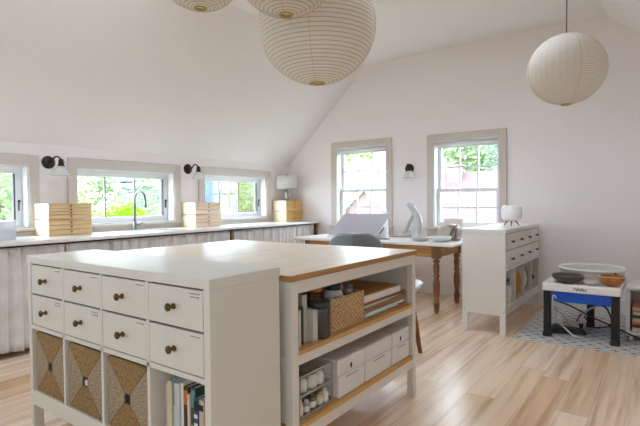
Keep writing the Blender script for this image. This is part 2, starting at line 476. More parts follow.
def added_window(n, P, a, b, z0, z1):  # simple window for the unseen walls, added as a light source
    m = MB(); frame_loop(m, P, a-.09, b+.09, z0-.09, z1+.09, .09, .09, .09, .09, -.02, 0)
    w = structure(m.build('window_%d' % n, M_trim))
    m = MB(); frame_loop(m, P, a, b, z0, z1, .06, .06, .06, .06, .08, .12)
    s = m.build('sash', M_sash, w)
    box(P(a+.05, .098, z0+.05), P(b-.05, .102, z1-.05)).build('pane', M_glass, s)
    box(P((a+b)/2-.012, .085, z0+.06), P((a+b)/2+.012, .115, z1-.06)).build('mullion', M_sash, s)
for i, (a, b) in enumerate(RW): added_window(6+i, lambda u, d, z: (XR+d, u, z), a, b, .95, 1.6)
for i, (a, b) in enumerate(FW): added_window(7+i, lambda u, d, z: (u, YF-d, z), a, b, *FZ[i])

for i, k in enumerate(ADDED_SKYS):  # roof windows added above the frame to light the room
    m = MB(); frame_loop(m, lambda u, d, z: (u, z, ZC+d), *k, .06, .06, .06, .06, .04, .16)
    w = structure(m.build('window_%d' % (12+i), M_sash))
    box((k[0]+.05, k[2]+.05, ZC+.10), (k[1]-.05, k[3]-.05, ZC+.106)).build('pane', M_glass, w)
# ------------------------------------------------------------------ drawer cabinets
def make_cabinet(name, label, loc, rz, knob_kind, D, M_cab):
    W, HT = 1.391, .94
    t = thing(name, label, 'cabinet', loc, rz)
    x0, x1, y0, y1 = -W/2, W/2, -D/2, D/2
    box((x0-.004, y0-.004, HT-.038), (x1+.004, y1+.004, HT)).build('top', M_cab, t, bevel=.004)
    for s in (-1, 1):
        xa, xb = (x0, x0+.032) if s < 0 else (x1-.032, x1)
        box((xa, y0, .175), (xb, y1, HT-.038)).build('side_panel', M_cab, t, bevel=.002)
        for yy in (y0, y1-.05):
            box((xa, yy, 0), (xb, yy+.05, .175)).build('leg', M_cab, t, bevel=.003)
        for yy in (y0+.018, y1-.018):
            for zz in (.92, .205):
                MB().lathe([(.0055, 0), (.005, .0015*s)], (xb if s > 0 else xa, yy, zz), 12, 'x').build('screw_cap', mat('screw_grey', (150, 146, 140), .4), t)
    box((x0+.032, y1-.012, .2), (x1-.032, y1-.004, HT-.038)).build('back_panel', M_cab, t)
    box((x0+.032, y0+.001, .175), (x1-.032, y1-.012, .252)).build('bottom_rail', M_cab, t, bevel=.002)
    box((x0+.032, y0+.001, .568), (x1-.032, y1-.012, .588)).build('middle_shelf', M_cab, t, bevel=.002)
    box((x0+.032, y0+.012, .747), (x1-.032, y1-.012, .749)).build('row_gap_shade', M_dark, t)  # dark strip painting the shadow line between the drawer rows
    cols = []
    xx = x0+.036
    cw = (W-.072-.054)/4
    for k in range(4):
        cols.append((xx, xx+cw)); xx += cw+.018
    for k in range(3):
        a = cols[k][1]; box((a, y0+.001, .252), (a+.018, y1-.012, HT-.038)).build('divider', M_cab, t, bevel=.002)
    for r, (za, zb) in enumerate(((.750, .898), (.591, .746))):
        for k, (a, b) in enumerate(cols):
            m = box((a+.0012, y0+.002, za+.0012), (b-.0012, y0+.018, zb-.003))
            d = m.build('drawer', M_cab, t, bevel=.0015)
            cx, cz = (a+b)/2-.004, (za+zb)/2
            if knob_kind == 'brass':
                MB().lathe([(.011, -.002), (.011, .003), (.006, .006), (.0055, .013), (.010, .017), (.0152, .022), (.0152, .027), (.0105, .031), (.0045, .0322)][::1],
                           (cx, y0, cz), 20, 'y').xf(Matrix.Translation((0, 2*y0, 0)) @ Matrix.Scale(-1, 4, (0, 1, 0))).build('knob', M_brass, d)
            else:
                m = MB().lathe([(.005, 0), (.005, .02)], (cx, y0, cz), 10, 'y').xf(Matrix.Translation((0, 2*y0, 0)) @ Matrix.Scale(-1, 4, (0, 1, 0)))
                m.box((cx-.02, y0-.03, cz-.009), (cx+.02, y0-.016, cz+.009)); m.build('handle', M_black, d, bevel=.003)
            if knob_kind == 'brass':
                m = MB(); rr = random.Random(r*7+k)
                n_l = (2, 2, 1, 1)[k] if r else (1, 1, 1, 2)[k]
                for li in range(n_l):
                    u = b-.075+rr.random()*.01; z = zb-.016-li*.012; e = b-.016
                    while u < e:
                        w = rr.uniform(.003, .008); m.box((u, y0+.0012, z-.003), (min(u+w, e), y0+.0021, z+rr.uniform(-.0005, .001))); u += w+rr.uniform(.001, .004)
                m.build('drawer_label', mat('label_ink', (120, 116, 108), .8), d)
    # dark sheet painting the shade in the gaps around the drawer faces
    box((x0+.033, y0+.0185, .589), (x1-.033, y0+.024, HT-.039)).build('face_gap_shade', M_dark, t)
    return t, cols
ISL = (-1.9485, 1.2585)
cab1, cols = make_cabinet('drawer_cabinet', 'long white cabinet of eight brass-knobbed drawers over three seagrass baskets', (ISL[0], ISL[1], 0), 0, 'brass', .363, mat('cabinet_sage_white', (219, 217, 206), .36))
cab2, _ = make_cabinet('drawer_cabinet', 'white cabinet with small black drawer handles beside the grey wall, lantern lamp on top', (-1.3125, 4.995, 0), pi/2, 'black', .385, M_cab)

# seagrass baskets (front in local -y)
def make_basket():
    t = thing('seagrass_basket', 'x', 'basket', group='seagrass baskets in the white cabinet')
    hx, D, Ht = .143, .315, .294
    m = MB(); y0 = 0; hw, hz0, hz1 = .0225, .122, .166
    us = [-hx, -hw, hw, hx]; zs = [0, hz0, hz1, Ht]
    for i in range(3):
        for j in range(3):
            if i == 1 and j == 1: continue
            m.box((us[i], 0, zs[j]), (us[i+1], .006, zs[j+1]))
    m.box((-hx, .006, 0), (-hx+.012, D, Ht)); m.box((hx-.012, .006, 0), (hx, D, Ht))
    m.box((-hx+.012, D-.012, 0), (hx-.012, D, Ht)); m.box((-hx+.012, .006, 0), (hx-.012, D-.012, .012))
    m.build('basket_body', M_seagrass, t)
    box((-hx+.013, .0065, .11), (hx-.013, .009, .2)).build('lining', M_dark, t)  # dark sheet painting the shaded inside behind the handle hole
    r = MB(); 
    path = [(-hx+.006, .006, Ht), (hx-.006, .006, Ht), (hx-.006, D-.006, Ht), (-hx+.006, D-.006, Ht), (-hx+.006, .006, Ht)]
    r.tube(path, .007, 8).build('braided_rim', M_seagrass, t)
    return t
bk = make_basket()
labs = ['seagrass basket at the outer end of the white cabinet, farthest from the books',
        'seagrass basket with a white tag in its handle hole, between two others',
        'seagrass basket directly beside the cubby of books']
for k in range(3):
    a, b = cols[k]
    p = (ISL[0]+(a+b)/2, ISL[1]-.3630/2+.012, .2525)
    o = bk if k == 0 else dup(bk, labs[k], p)
    o.location = p; o['label'] = labs[k]
    if k == 1: box((.001, -.001, .13), (.019, .008, .152)).build('tag', M_box, o, label='small white tag')

# books in the last cubby
def book(label, loc, w, d, h, rgb, lean=0, group=None, band=None, name='book', rz=0):
    """book standing with its spine towards local -y; w thick, d deep, h high"""
    t = thing(name, label, 'book', loc, rz, group); t.rotation_euler = (0, lean, rz)
    c = mat('cover_%02x%02x%02x' % rgb, rgb, .55, var=.08, vscale=30)
    m = MB(); m.box((0, 0, 0), (w, .003, h)); m.box((0, .003, 0), (.002, d, h)); m.box((w-.002, .003, 0), (w, d, h)); m.build('cover', c, t)
    box((.0022, .0035, .003), (w-.0022, d-.004, h-.004)).build('page_block', M_pagew, t)
    if band:
        for (za, zb, col) in band:
            box((.0004, -.0006, h*za), (w-.0004, .0005, h*zb)).build('spine_band', mat('band_%02x%02x%02x' % col, col, .6), t)
    return t
bx0 = ISL[0]+cols[3][0]+.034; bz = .2525; by = ISL[1]-.1815+.045
G = 'books in the open cubby'
spec = [('thin pink-spined book at the start of the cubby row', .014, .245, (206, 178, 178), None),
        ('pale yellow book next to the thin pink one', .022, .262, (208, 205, 166), [(.1, .14, (150, 150, 90))]),
        ('teal-topped pale blue book, tall and standing fourth in the cubby', .016, .272, (176, 196, 204), [(.62, .985, (62, 128, 138))]),
        ('wide light grey book beside the teal-topped spine', .026, .262, (196, 200, 204), [(.3, .33, (120, 124, 130))]),
        ('white narrow book between the grey and the brown ones', .016, .266, (226, 226, 214), [(.88, .96, (222, 226, 150))]),
        ('dark brown book with an orange block near its top', .024, .258, (62, 44, 36), [(.74, .95, (196, 112, 50))]),
        ('cream slim book to one side of the dark green spine', .010, .235, (222, 206, 190), None),
        ('dark green book with a pale mottled spine', .022, .262, (60, 78, 66), [(.72, .97, (96, 148, 146)), (.2, .26, (190, 200, 190)), (.42, .46, (180, 190, 180))]),
        ('slate blue book with white lettered blocks on the spine', .018, .232, (62, 84, 108), [(.5, .6, (230, 230, 226)), (.68, .74, (230, 230, 226)), (.8, .95, (24, 24, 26))]),
        ('light beige book with a black spine mark', .026, .228, (206, 196, 180), [(.82, .92, (40, 38, 38))]),
        ('tan book third from the end panel of the cubby', .014, .226, (176, 146, 110), None),
        ('short off-white book standing against the end panel', .020, .205, (214, 208, 190), None)]
x = bx0
for (lab, w, h, rgb, band) in spec:
    w *= 1.14
    book(lab, (x, by + random.uniform(-.004, .012), bz), w, .21, h, rgb, 0, G, band); x += w+.0006
spec_end = x

# ------------------------------------------------------------------ island work tables
TX1 = -1.225; TW = .79; TY0, TY1 = 1.478, 2.695
def make_island(name, label, x0, x1):
    t = thing(name, label, 'table', ((x0+x1)/2, (TY0+TY1)/2, 0))
    hx, hy = (x1-x0)/2, (TY1-TY0)/2
    box((-hx, -hy, .876), (hx, hy, .9)).build('tabletop', M_oaktop, t, bevel=.002)
    e = MB(); frame_loop(e, lambda u, d, z: (u, z, d), -hx-.0015, hx+.0015, -hy-.0015, hy+.0015, .01, .01, .01, .01, .8735, .8985)
    e.build('top_edge_band', M_oakedge, t)
    lx, ly = hx-.004, hy-.012
    for sx in (-1, 1):
        for sy in (-1, 1):
            a, b = sx*lx, sy*ly
            box((a, b, 0), (a-sx*.042, b-sy*.042, .8735)).build('leg', M_white, t, bevel=.003)
    for sx in (-1, 1):
        a = sx*(lx-.003)
        box((a, -ly+.042, .818), (a-sx*.02, ly-.042, .8735)).build('apron', M_white, t, bevel=.002)
        for za, zb, nm in ((.515, .556, 'shelf_rail'), (.187, .237, 'shelf_rail')):
            box((a, -ly+.042, za), (a-sx*.02, ly-.042, zb)).build(nm, M_white, t, bevel=.002)
    for sy in (-1, 1):
        b = sy*(ly-.003)
        box((-lx+.042, b, .818), (lx-.042, b-sy*.02, .8735)).build('apron', M_white, t)
        for za, zb in ((.515, .556), (.187, .237)):
            box((-lx+.042, b, za), (lx-.042, b-sy*.02, zb)).build('shelf_rail', M_white, t)
    for za, zb in ((.556, .576), (.237, .26)):
        box((-lx+.006, -ly+.0425, za), (lx-.001, ly-.0425, zb)).build('shelf_board', M_shelf, t, bevel=.002)
    box((-lx+.03, -ly+.043, .262), (-lx+.04, ly-.043, .815)).build('back_panel', M_white, t)
    for sy in (-1, 1):
        box((-lx+.042, sy*(ly-.022), .262), (lx-.042, sy*(ly-.03), .815)).build('end_panel', M_white, t)
    return t
make_island('kitchen_island', 'white island with oak-edged worktop whose open shelves of boxes face the room', TX1-TW, TX1)
i2 = make_island('kitchen_island', 'second oak-topped island pushed against the first, mostly hidden behind the white cabinet', TX1-2*TW-.004, TX1-TW-.004)

# upper shelf contents (z .576)
ZS = .577
G = 'books standing on the island shelf'
for lab, y, w, h, rgb, xo in (('slate grey book at the leg end of the island shelf', 1.545, .026, .176, (98, 98, 98), 0),
                          ('thin white book beside the slate grey one', 1.573, .012, .158, (214, 212, 206), .003),
                          ('black ring binder between white and sage spines', 1.587, .036, .165, (52, 50, 48), -.012),
                          ('tall pale sage binder standing above its neighbours', 1.626, .032, .212, (186, 188, 172), -.02),
                          ('short light grey book next to the dark canister', 1.662, .034, .142, (198, 192, 184), .01)):
    book(lab, (-1.262+xo, y, ZS), w, .2, h, rgb, 0, G, None, 'book', pi/2)
t = thing('canister', 'dark smoked lidded canister between the books and the wicker basket', 'canister', (-1.287, 1.7555, ZS))
MB().lathe([(.046, 0), (.05, .006), (.052, .134), (.049, .142)], (0, 0, 0), 32).build('canister_body', mat('smoked_plastic', (74, 66, 64), .25), t)
MB().lathe([(.053, .142), (.054, .146), (.054, .164), (.049, .169)], (0, 0, 0), 32).build('lid', mat('canister_lid', (52, 58, 62), .35), t)
t = thing('wicker_basket', 'rectangular tan wicker basket holding jars on the island shelf', 'basket', (-1.36, 1.967, ZS))
m = MB(); hx, hy, h = .1, .152, .158
m.box((-hx, -hy, 0), (hx, hy, .008))
for a, b in (((-hx, -hy), (-hx+.01, hy)), ((hx-.01, -hy), (hx, hy)), ((-hx+.01, -hy), (hx-.01, -hy+.01)), ((-hx+.01, hy-.01), (hx-.01, hy))):
    m.box((*a, .008), (*b, h))
m.build('basket_body', M_wicker, t, bevel=.003)
MB().tube([(-hx+.005, -hy+.005, h), (hx-.005, -hy+.005, h), (hx-.005, hy-.005, h), (-hx+.005, hy-.005, h), (-hx+.005, -hy+.005, h)], .008, 8).build('braided_rim', M_wicker, t)
def jar(label, loc, r, h, lidc, bodyc, lidr=.9):
    t = thing('jar', label, 'jar', loc)
    MB().lathe([(r*.9, 0), (r, .008), (r, h*.72), (r*.92, h*.8), (r*.74, h*.87)], (0, 0, 0), 28).build('jar_body', mat('jar_%02x%02x%02x' % bodyc, bodyc, .3), t)
    MB().lathe([(r*lidr, h*.87), (r*lidr*1.02, h*.885), (r*lidr*1.02, h*.985), (r*lidr*.94, h)], (0, 0, 0), 28).build('lid', mat('lid_%02x%02x%02x' % lidc, lidc, .4), t)
    return t
jar('dark glass jar with an orange lid at the canister end of the wicker basket', (-1.400, 1.876, ZS+.009), .039, .198, (236, 140, 40), (90, 76, 66), 1.0)
jar('white jar with a black lid poking out of the wicker basket', (-1.332, 1.94, ZS+.009), .05, .205, (38, 38, 44), (216, 214, 210), .8)
jar('white-lidded white jar in the wicker basket, beside the black-lidded one', (-1.388, 2.032, ZS+.009), .044, .186, (236, 234, 230), (206, 204, 202), .95)
jar('small grey-lidded jar at the far end of the wicker basket', (-1.33, 2.084, ZS+.009), .018, .186, (120, 116, 110), (206, 202, 196), 1.0)
def slab(name, label, cat, loc, sx, sy, h, rgb, rz=0, edge=None, group=None):
    t = thing(name, label, cat, loc, rz, group)
    if edge:
        box((-sx/2, -sy/2, 0), (sx/2, sy/2, h*.16)).build('back_cover', mat('c_%02x%02x%02x' % rgb, rgb, .9, spec=.15), t)
        box((-sx/2+.003, -sy/2+.003, h*.16), (sx/2-.003, sy/2-.003, h*.84)).build('page_block', mat('e_%02x%02x%02x' % edge, edge, .8), t)
        box((-sx/2, -sy/2, h*.84), (sx/2, sy/2, h)).build('front_cover', mat('c_%02x%02x%02x' % rgb, rgb, .9, spec=.15), t, bevel=.001)
    else:
        box((-sx/2, -sy/2, 0), (sx/2, sy/2, h*.8)).build('board', mat('c_%02x%02x%02x' % rgb, rgb, .9, var=.05, spec=.15), t, bevel=.002)
        box((-sx/2+.002, -sy/2+.002, h*.8), (sx/2-.002, sy/2-.002, h)).build('top_sheet', mat('c_%02x%02x%02x' % rgb, rgb, .9, var=.05, spec=.15), t)
    return t
G = 'flat pads and boards stacked on the island shelf'
z = ZS
for nm, lab, cat, cx, cy, sx, sy, h, rgb, rz, edge in (
    ('book', 'dark green book lying lowest in the shelf stack', 'book', -1.40, 2.345, .25, .40, .016, (58, 96, 72), .0, (208, 214, 200)),
    ('sketch_pad', 'white sketch pad lying on the dark green book', 'sketch pad', -1.395, 2.385, .25, .46, .014, (226, 224, 218), .02, (236, 234, 228)),
    ('sketch_pad', 'grey-green sketch pad under the tan cardboard', 'sketch pad', -1.41, 2.36, .25, .44, .012, (150, 156, 144), -.02, (214, 212, 204)),
    ('portfolio', 'tan cardboard portfolio sticking out of the shelf stack', 'portfolio', -1.40, 2.39, .27, .50, .014, (186, 150, 108), .0, (150, 116, 80)),
    ('sketch_pad', 'thin grey-edged pad above the tan portfolio', 'sketch pad', -1.40, 2.37, .25, .46, .014, (170, 162, 150), .03, (226, 222, 214)),
    ('portfolio', 'brown folded portfolio beneath the white box', 'portfolio', -1.40, 2.385, .26, .48, .010, (168, 128, 84), -.01, (130, 96, 62)),
    ('flat_box', 'flat white box near the top of the shelf stack', 'box', -1.41, 2.365, .26, .43, .034, (232, 230, 226), 0, None),
    ('board', 'kraft brown board lying on top of the shelf stack', 'board', -1.47, 2.345, .37, .45, .006, (190, 150, 96), 0, None)):
    if nm == 'board': nm = 'kraft_board'
    slab(nm, lab, cat, (cx, cy, z), sx, sy, h, rgb, rz, edge, G); z += h+.0005

# lower shelf: lidded boxes and bottle rack (z .26)
ZL = .261
def lid_box(label, y0, y1, hole):
    t = thing('lidded_box', label, 'box', (-1.40, (y0+y1)/2, ZL), 0, 'white lidded boxes on the island bottom shelf')
    hx, hy = .155, (y1-y0)/2-.005
    b = box((-hx, -hy, 0), (hx, hy, .104)); b.build('box_body', M_box, t, bevel=.006)
    box((-hx-.002, -hy-.002, .106), (hx+.002, hy+.002, .183)).build('lid', M_box, t, bevel=.008)
    box((hx-.001, -hy*.45, .086), (hx+.0015, hy*.45, .0905)).build('grip_slot', mat('slot_shade', (150, 146, 142), .6), t)  # grey strip painting the shade of the grip recess
    if hole:
        MB().lathe([(.0115, -.002), (.0115, .0028)], (hx, -hy*.1, .135), 20, 'x', .7, 1.25).build('finger_hole', M_dark, t)  # dark disc painting the shaded inside of the hole, not cut through
    return t
lid_box('white lidded box with a dark finger hole, next to the bottle rack', 1.846, 2.096, True)
lid_box('plain white lidded box without a hole, between two others', 2.100, 2.394, False)
lid_box('white lidded box with a dark finger hole, by the far island leg', 2.398, 2.625, True)
t = thing('bottle_rack', 'clear two-tier acrylic rack of small bottles on the island bottom shelf', 'rack', (-1.38, 1.69, ZL))
RX, RY = .125, .125
for zz in (0, .094, .178):
    box((-RX, -RY, zz), (RX, RY, zz+.004)).build('tier', M_clear, t)
    e = MB(); frame_loop(e, lambda u, d, z: (u, z, d), -RX, RX, -RY, RY, .004, .004, .004, .004, zz+.004, zz+.011); e.build('tier_lip', mat('acrylic_lip', (176, 170, 160), .2), t)
for sx in (-1, 1):
    for sy in (-1, 1): box((sx*RX, sy*RY, .004), (sx*(RX-.005), sy*(RY-.005), .182)).build('corner_post', mat('acrylic_lip', (176, 170, 160), .2), t)
def bottle(label, loc, r, h, capc, bodyc):
    t = thing('bottle', label, 'bottle', loc, 0, 'small bottles in the acrylic rack')
    MB().lathe([(r*.92, 0), (r, .004), (r, h*.68), (r*.5, h*.78), (r*.48, h*.82)], (0, 0, 0), 20).build('bottle_body', mat('bb_%02x%02x%02x' % bodyc, bodyc, .3), t)
    MB().lathe([(r*.62, h*.82), (r*.62, h*.98), (r*.5, h)], (0, 0, 0), 16).build('cap', mat('cap_%02x%02x%02x' % capc, capc, .35), t)
    MB().lathe([(r*1.01, h*.14), (r*1.015, h*.15), (r*1.015, h*.55), (r*1.01, h*.56)], (0, 0, 0), 20).build('paper_label', M_pagew, t)
GOLD = (150, 118, 62)
for lab, dx, dy, dz, r, h, cc, bc in (
    ('small white bottle with gold cap on the rack upper tier, leg side', .085, -.055, .0985, .021, .075, GOLD, (222, 216, 204)),
    ('round white bottle in the middle of the rack upper tier', .085, .01, .0985, .026, .072, GOLD, (226, 222, 214)),
    ('white bottle beside the lidded box on the rack upper tier', .085, .068, .0985, .024, .074, (170, 140, 84), (230, 226, 218)),
    ('amber bottle at the back of the rack upper tier', .0, -.04, .0985, .022, .07, (60, 50, 40), (132, 92, 50)),
    ('tall white-capped bottle on the rack lower tier by the leg', .095, -.092, .0045, .019, .084, (226, 224, 220), (206, 200, 190)),
    ('short grey bottle second on the rack lower tier', .098, -.045, .0045, .017, .056, (214, 210, 204), (168, 160, 150)),
    ('olive green bottle in the middle of the rack lower tier', .09, .005, .0045, .022, .066, (90, 84, 50), (122, 112, 62)),
    ('small cream bottle with gold cap on the rack lower tier', .098, .055, .0045, .016, .062, (190, 160, 84), (222, 200, 160)),
    ('white square-shouldered bottle on the rack lower tier beside the box', .095, .098, .0045, .02, .066, (214, 206, 196), (226, 222, 214))):
    bottle(lab, (-1.38+dx, 1.69+dy, ZL+dz), r, h, cc, bc)

# ------------------------------------------------------------------ counter run along the low wall
cf0, cf1 = -4.05, -4.215           # front edge x at YF and at the gable wall
def cfx(y): return cf0 + (cf1-cf0)*(y-.5)/(YB-.5) if y > .5 else cf0
CT = .91
t = thing('countertop', 'long white worktop running under the row of low windows', 'countertop', (XL, 2.5, 0))
yy0 = -.6
m = MB().prism([(XL+.013-XL, yy0-2.5), (cfx(yy0)-XL, yy0-2.5), (cfx(.5)-XL, .5-2.5), (cfx(YB)-XL, YB-.017-2.5), (.013, YB-.017-2.5)], 'z', CT-.028, CT)
m.build('worktop', M_counter, t, bevel=.003)
postm = wood('post_wood', (104, 74, 48), (146, 108, 74), 'z')
for y in (yy0+.05, 3.98, YB-.045):
    box((cfx(y)-XL-.07, y-2.5-.02, 0), (cfx(y)-XL-.03, y-2.5+.02, CT-.028)).build('support_post', postm, t)
m = MB().tube([(cfx(v)-XL-.016, v-2.5, CT-.038) for v in (yy0, .5, 2, 4, YB-.03)], .006, 8); m.build('curtain_rail', M_bronze, t)
def curtain(label, ya, yb, seed):
    r = random.Random(seed); n = int((yb-ya)/.012)
    ph = [r.uniform(0, 6.28) for _ in range(6)]
    def fn(u, v):
        y = ya + (yb-ya)*u
        amp = .017 + .020*v
        w = sin(y*50+ph[0]+2.2*sin(y*5+ph[1])) + .55*sin(y*117+ph[2]+1.5*sin(y*7+ph[3])) + .3*sin(y*31+ph[4])
        ruff = (1-v)**6*.007*sin(y*190+ph[5])
        x = cfx(y) - .052 + amp*w*.62 + ruff
        z = CT-.032 - (CT-.032-.045)*v + .006*sin(y*23+ph[2])*v
        return (x, y + .006*cos(y*50+ph[0])*(.4+v), z)
    o = MB().grid(fn, n, 14).build('curtain', M_curtain, None, solid=.003)
    return tag(o, label, 'curtain', 'gathered curtains under the worktop')
curtain('gathered white linen curtain beneath the two-tier chest by the first window', -.5, 1.98, 1)
curtain('gathered white curtain under the sink worktop, behind the white cabinet', 2.0, 3.95, 2)
curtain('gathered white curtain from the brown post to the gable wall', 4.01, 5.72, 3)
# sink and faucet
t = thing('sink', 'shallow white sink rim set in the worktop beneath the middle window', 'sink', (-4.46, 3.05, CT))
m = MB(); frame_loop(m, lambda u, d, z: (u, z, d), -.2, .2, -.33, .33, .025, .025, .025, .025, .0005, .006); m.build('rim', M_box, t, bevel=.002)
box((-.175, -.305, .0006), (.175, .305, .0015)).build('basin', mat('basin_shade', (190, 190, 188), .2), t)
t = thing('faucet', 'tall brushed steel gooseneck faucet in front of the middle window', 'faucet', (-4.72, 3.02, CT))
MB().lathe([(.026, 0), (.026, .01), (.018, .014), (.018, .09), (.013, .095)], (0, 0, 0), 20).build('base', M_chrome, t)
pts = [(0, 0, .09), (0, 0, .32)]
for k in range(1, 13):
    a = pi*k/12; pts.append((.1-.1*cos(a), 0, .32+.1*sin(a)))
pts += [(.204, 0, .27), (.207, 0, .245)]
MB().tube(pts, [.012]*(len(pts)-2)+[.014, .014], 12).build('spout', M_chrome, t)
MB().tube([(0, .012, .06), (.02, .05, .065), (.03, .085, .085)], [.009, .008, .006], 10).build('lever', M_chrome, t)

# chests of small drawers
def make_chest(label, x0, x1, y0, y1, z, h, rows, ply, group='wooden mini drawer chests', slot=True):
    t = thing('drawer_chest', label, 'drawer chest', ((x0+x1)/2, (y0+y1)/2, z), 0, group)
    hx, hy = (x1-x0)/2, (y1-y0)/2
    s = .009
    for sy in (-1, 1):
        box((-hx, sy*hy, 0), (hx, sy*(hy-s), h)).build('side_panel', M_birchside, t, bevel=.001)
    box((-hx, -hy+s, h-s), (hx, hy-s, h)).build('top_panel', ply, t)
    box((-hx, -hy+s, 0), (hx, hy-s, s)).build('bottom_panel', ply, t)
    box((-hx, -hy+s, s), (-hx+.005, hy-s, h-s)).build('back_panel', ply, t)
    zz = s; tot = sum(rows); av = h-2*s
    for r in rows:
        rh = av*r/tot
        d = box((-hx+.01, -hy+s+.002, zz+.0018), (hx-.002, hy-s-.002, zz+rh-.0018)).build('drawer', ply, t, bevel=.001)
        MB().lathe([(.0035, 0), (.0035, .006), (.0075, .008), (.008, .013), (.005, .016)], (hx-.002, 0, zz+rh*.55), 12, 'x').build('knob', mat('dark_knob', (96, 66, 40), .4), d)
        zz += rh
    return t
ply2 = wood('birch_pale', (226, 192, 154), (242, 216, 184), 'y', .8)
ply3 = wood('birch_honey', (208, 156, 84), (228, 184, 116), 'y', .8)
def stack(X0, X1, Y0, Y1, rows, ply, a, b, htot=.302):
    h = htot/2-.004
    make_chest(a, X0, X1, Y0, Y1, CT+.0005, h, rows[0], ply)
    for sy in (-1, 1):
        pass
    make_chest(b, X0+.002, X1, Y0+.001, Y1-.001, CT+.0005+h+.006, h, rows[1], ply)
stack(-4.79, -4.5, 2.016, 2.42, ((1.3, 1.2, 1), (1, 1, 1, 1.1)), M_birch, 'honey-coloured drawer chest, lower of the stack between the first two windows', 'four-row drawer chest, upper of the stack between the first two windows')
stack(-4.79, -4.53, 3.70, 4.105, ((1, 1, 1), (1.2, 1, .8)), ply2, 'pale drawer chest, lower of the stack beside the faucet window', 'pale drawer chest, upper of the stack beside the faucet window')
stack(-4.79, -4.53, 5.38, 5.775, ((1, 1), (1, 1)), ply3, 'drawer chest under another, lower of the stack in the gable corner', 'drawer chest carrying the drum-shaded table lamp', .318)
ZLAMP = CT+.0005+2*(.318/2-.004)+.006
t = thing('table_lamp', 'table lamp with white drum shade and twisted glass base on the corner chests', 'lamp', (-4.665, 5.56, ZLAMP+.0005))
MB().lathe([(.05, 0), (.05, .012), (.03, .016), (.042, .05), (.03, .085), (.042, .12), (.028, .15), (.012, .158), (.01, .20)], (0, 0, 0), 24).build('base', mat('smoked_glass_base', (168, 172, 170), .15, .6), t)
MB().lathe([(.165, .178), (.152, .178+.2)], (0, 0, 0), 48).build('lamp_shade', M_shade, t)
bm_ = MB(); bm_.lathe([(.006, .19), (.006, .385), (.012, .39), (.008, .40)], (0, 0, 0), 12).build('finial', M_bronze, t)
# tub at the near end of the counter
t = thing('storage_tub', 'clear plastic tub of folded grey cloth at the near end of the worktop', 'tub', (-4.5, 1.455, CT+.0005))
m = MB(); hx, hy, h = .15, .235, .15
m.box((-hx, -hy, 0), (hx, hy, .006))
for a, b in (((-hx, -hy), (-hx+.006, hy)), ((hx-.006, -hy), (hx, hy)), ((-hx+.006, -hy), (hx-.006, -hy+.006)), ((-hx+.006, hy-.006), (hx-.006, hy))): m.box((*a, .006), (*b, h))
m.build('tub_body', clear_plastic('tub_plastic', (244, 244, 244), .4), t)
m = MB(); frame_loop(m, lambda u, d, z: (u, z, d), -hx-.01, hx+.01, -hy-.01, hy+.01, .014, .014, .014, .014, h, h+.008); m.build('rim', M_box, t)
o = MB().grid(lambda u, v: (-.135+.27*u, -.22+.44*v, .10+.05*sin(u*7)*sin(v*9+1)*sin(pi*u)*sin(pi*v)+.035*sin(pi*u)*sin(pi*v)), 20, 24).build('folded_cloth', mat('blue_grey_cloth', (172, 178, 196), .9, var=.15), None, solid=.02, loc=(-4.5, 1.455, CT-.012))
tag(o, 'blue-grey folded cloth lying inside the clear tub', 'cloth')

# ------------------------------------------------------------------ wall sconces
def sconce(label, loc, rz):
    """wall lamp, wall plate in the local yz plane, arm reaching to local +x"""
    t = thing('wall_sconce', label, 'wall lamp', loc, rz, 'bronze wall sconces with glass shades')
    MB().lathe([(.062, 0), (.062, .006), (.054, .014), (.03, .018), (.016, .03)], (0, 0, 0), 28, 'x').build('wall_plate', M_bronze, t)
    MB().tube([(.02, 0, 0), (.07, .005, .004), (.105, .012, .045), (.118, .03, .052), (.13, .05, .035), (.132, .056, .02)], .008, 10).build('arm', M_bronze, t)
    MB().lathe([(.012, .03), (.022, .02), (.024, -.015), (.03, -.03), (.03, -.042)], (.132, .058, 0), 20).build('lamp_holder', M_bronze, t)
    MB().tube([(.132, .058, .0), (.132, .095, .0)], .004, 8).build('switch_key', M_bronze, t)
    m = MB().lathe([(.028, -.04), (.045, -.06), (.085, -.125), (.09, -.13)], (.132, .058, 0), 32)
    bmesh.ops.delete(m.bm, geom=[f for f in m.bm.faces if len(f.verts) > 4], context='FACES')
    m.build('glass_shade', M_milk, t, solid=.003)
    return t
sconce('bronze wall sconce between the first two low windows, above a drawer chest', (XL, 2.165, 1.608), 0)
sconce('bronze wall sconce between the faucet window and the corner window', (XL, 3.82, 1.627), 0)
sconce('bronze wall sconce on the gable wall between the two tall windows', (-2.735, YB, 1.632), -pi/2)

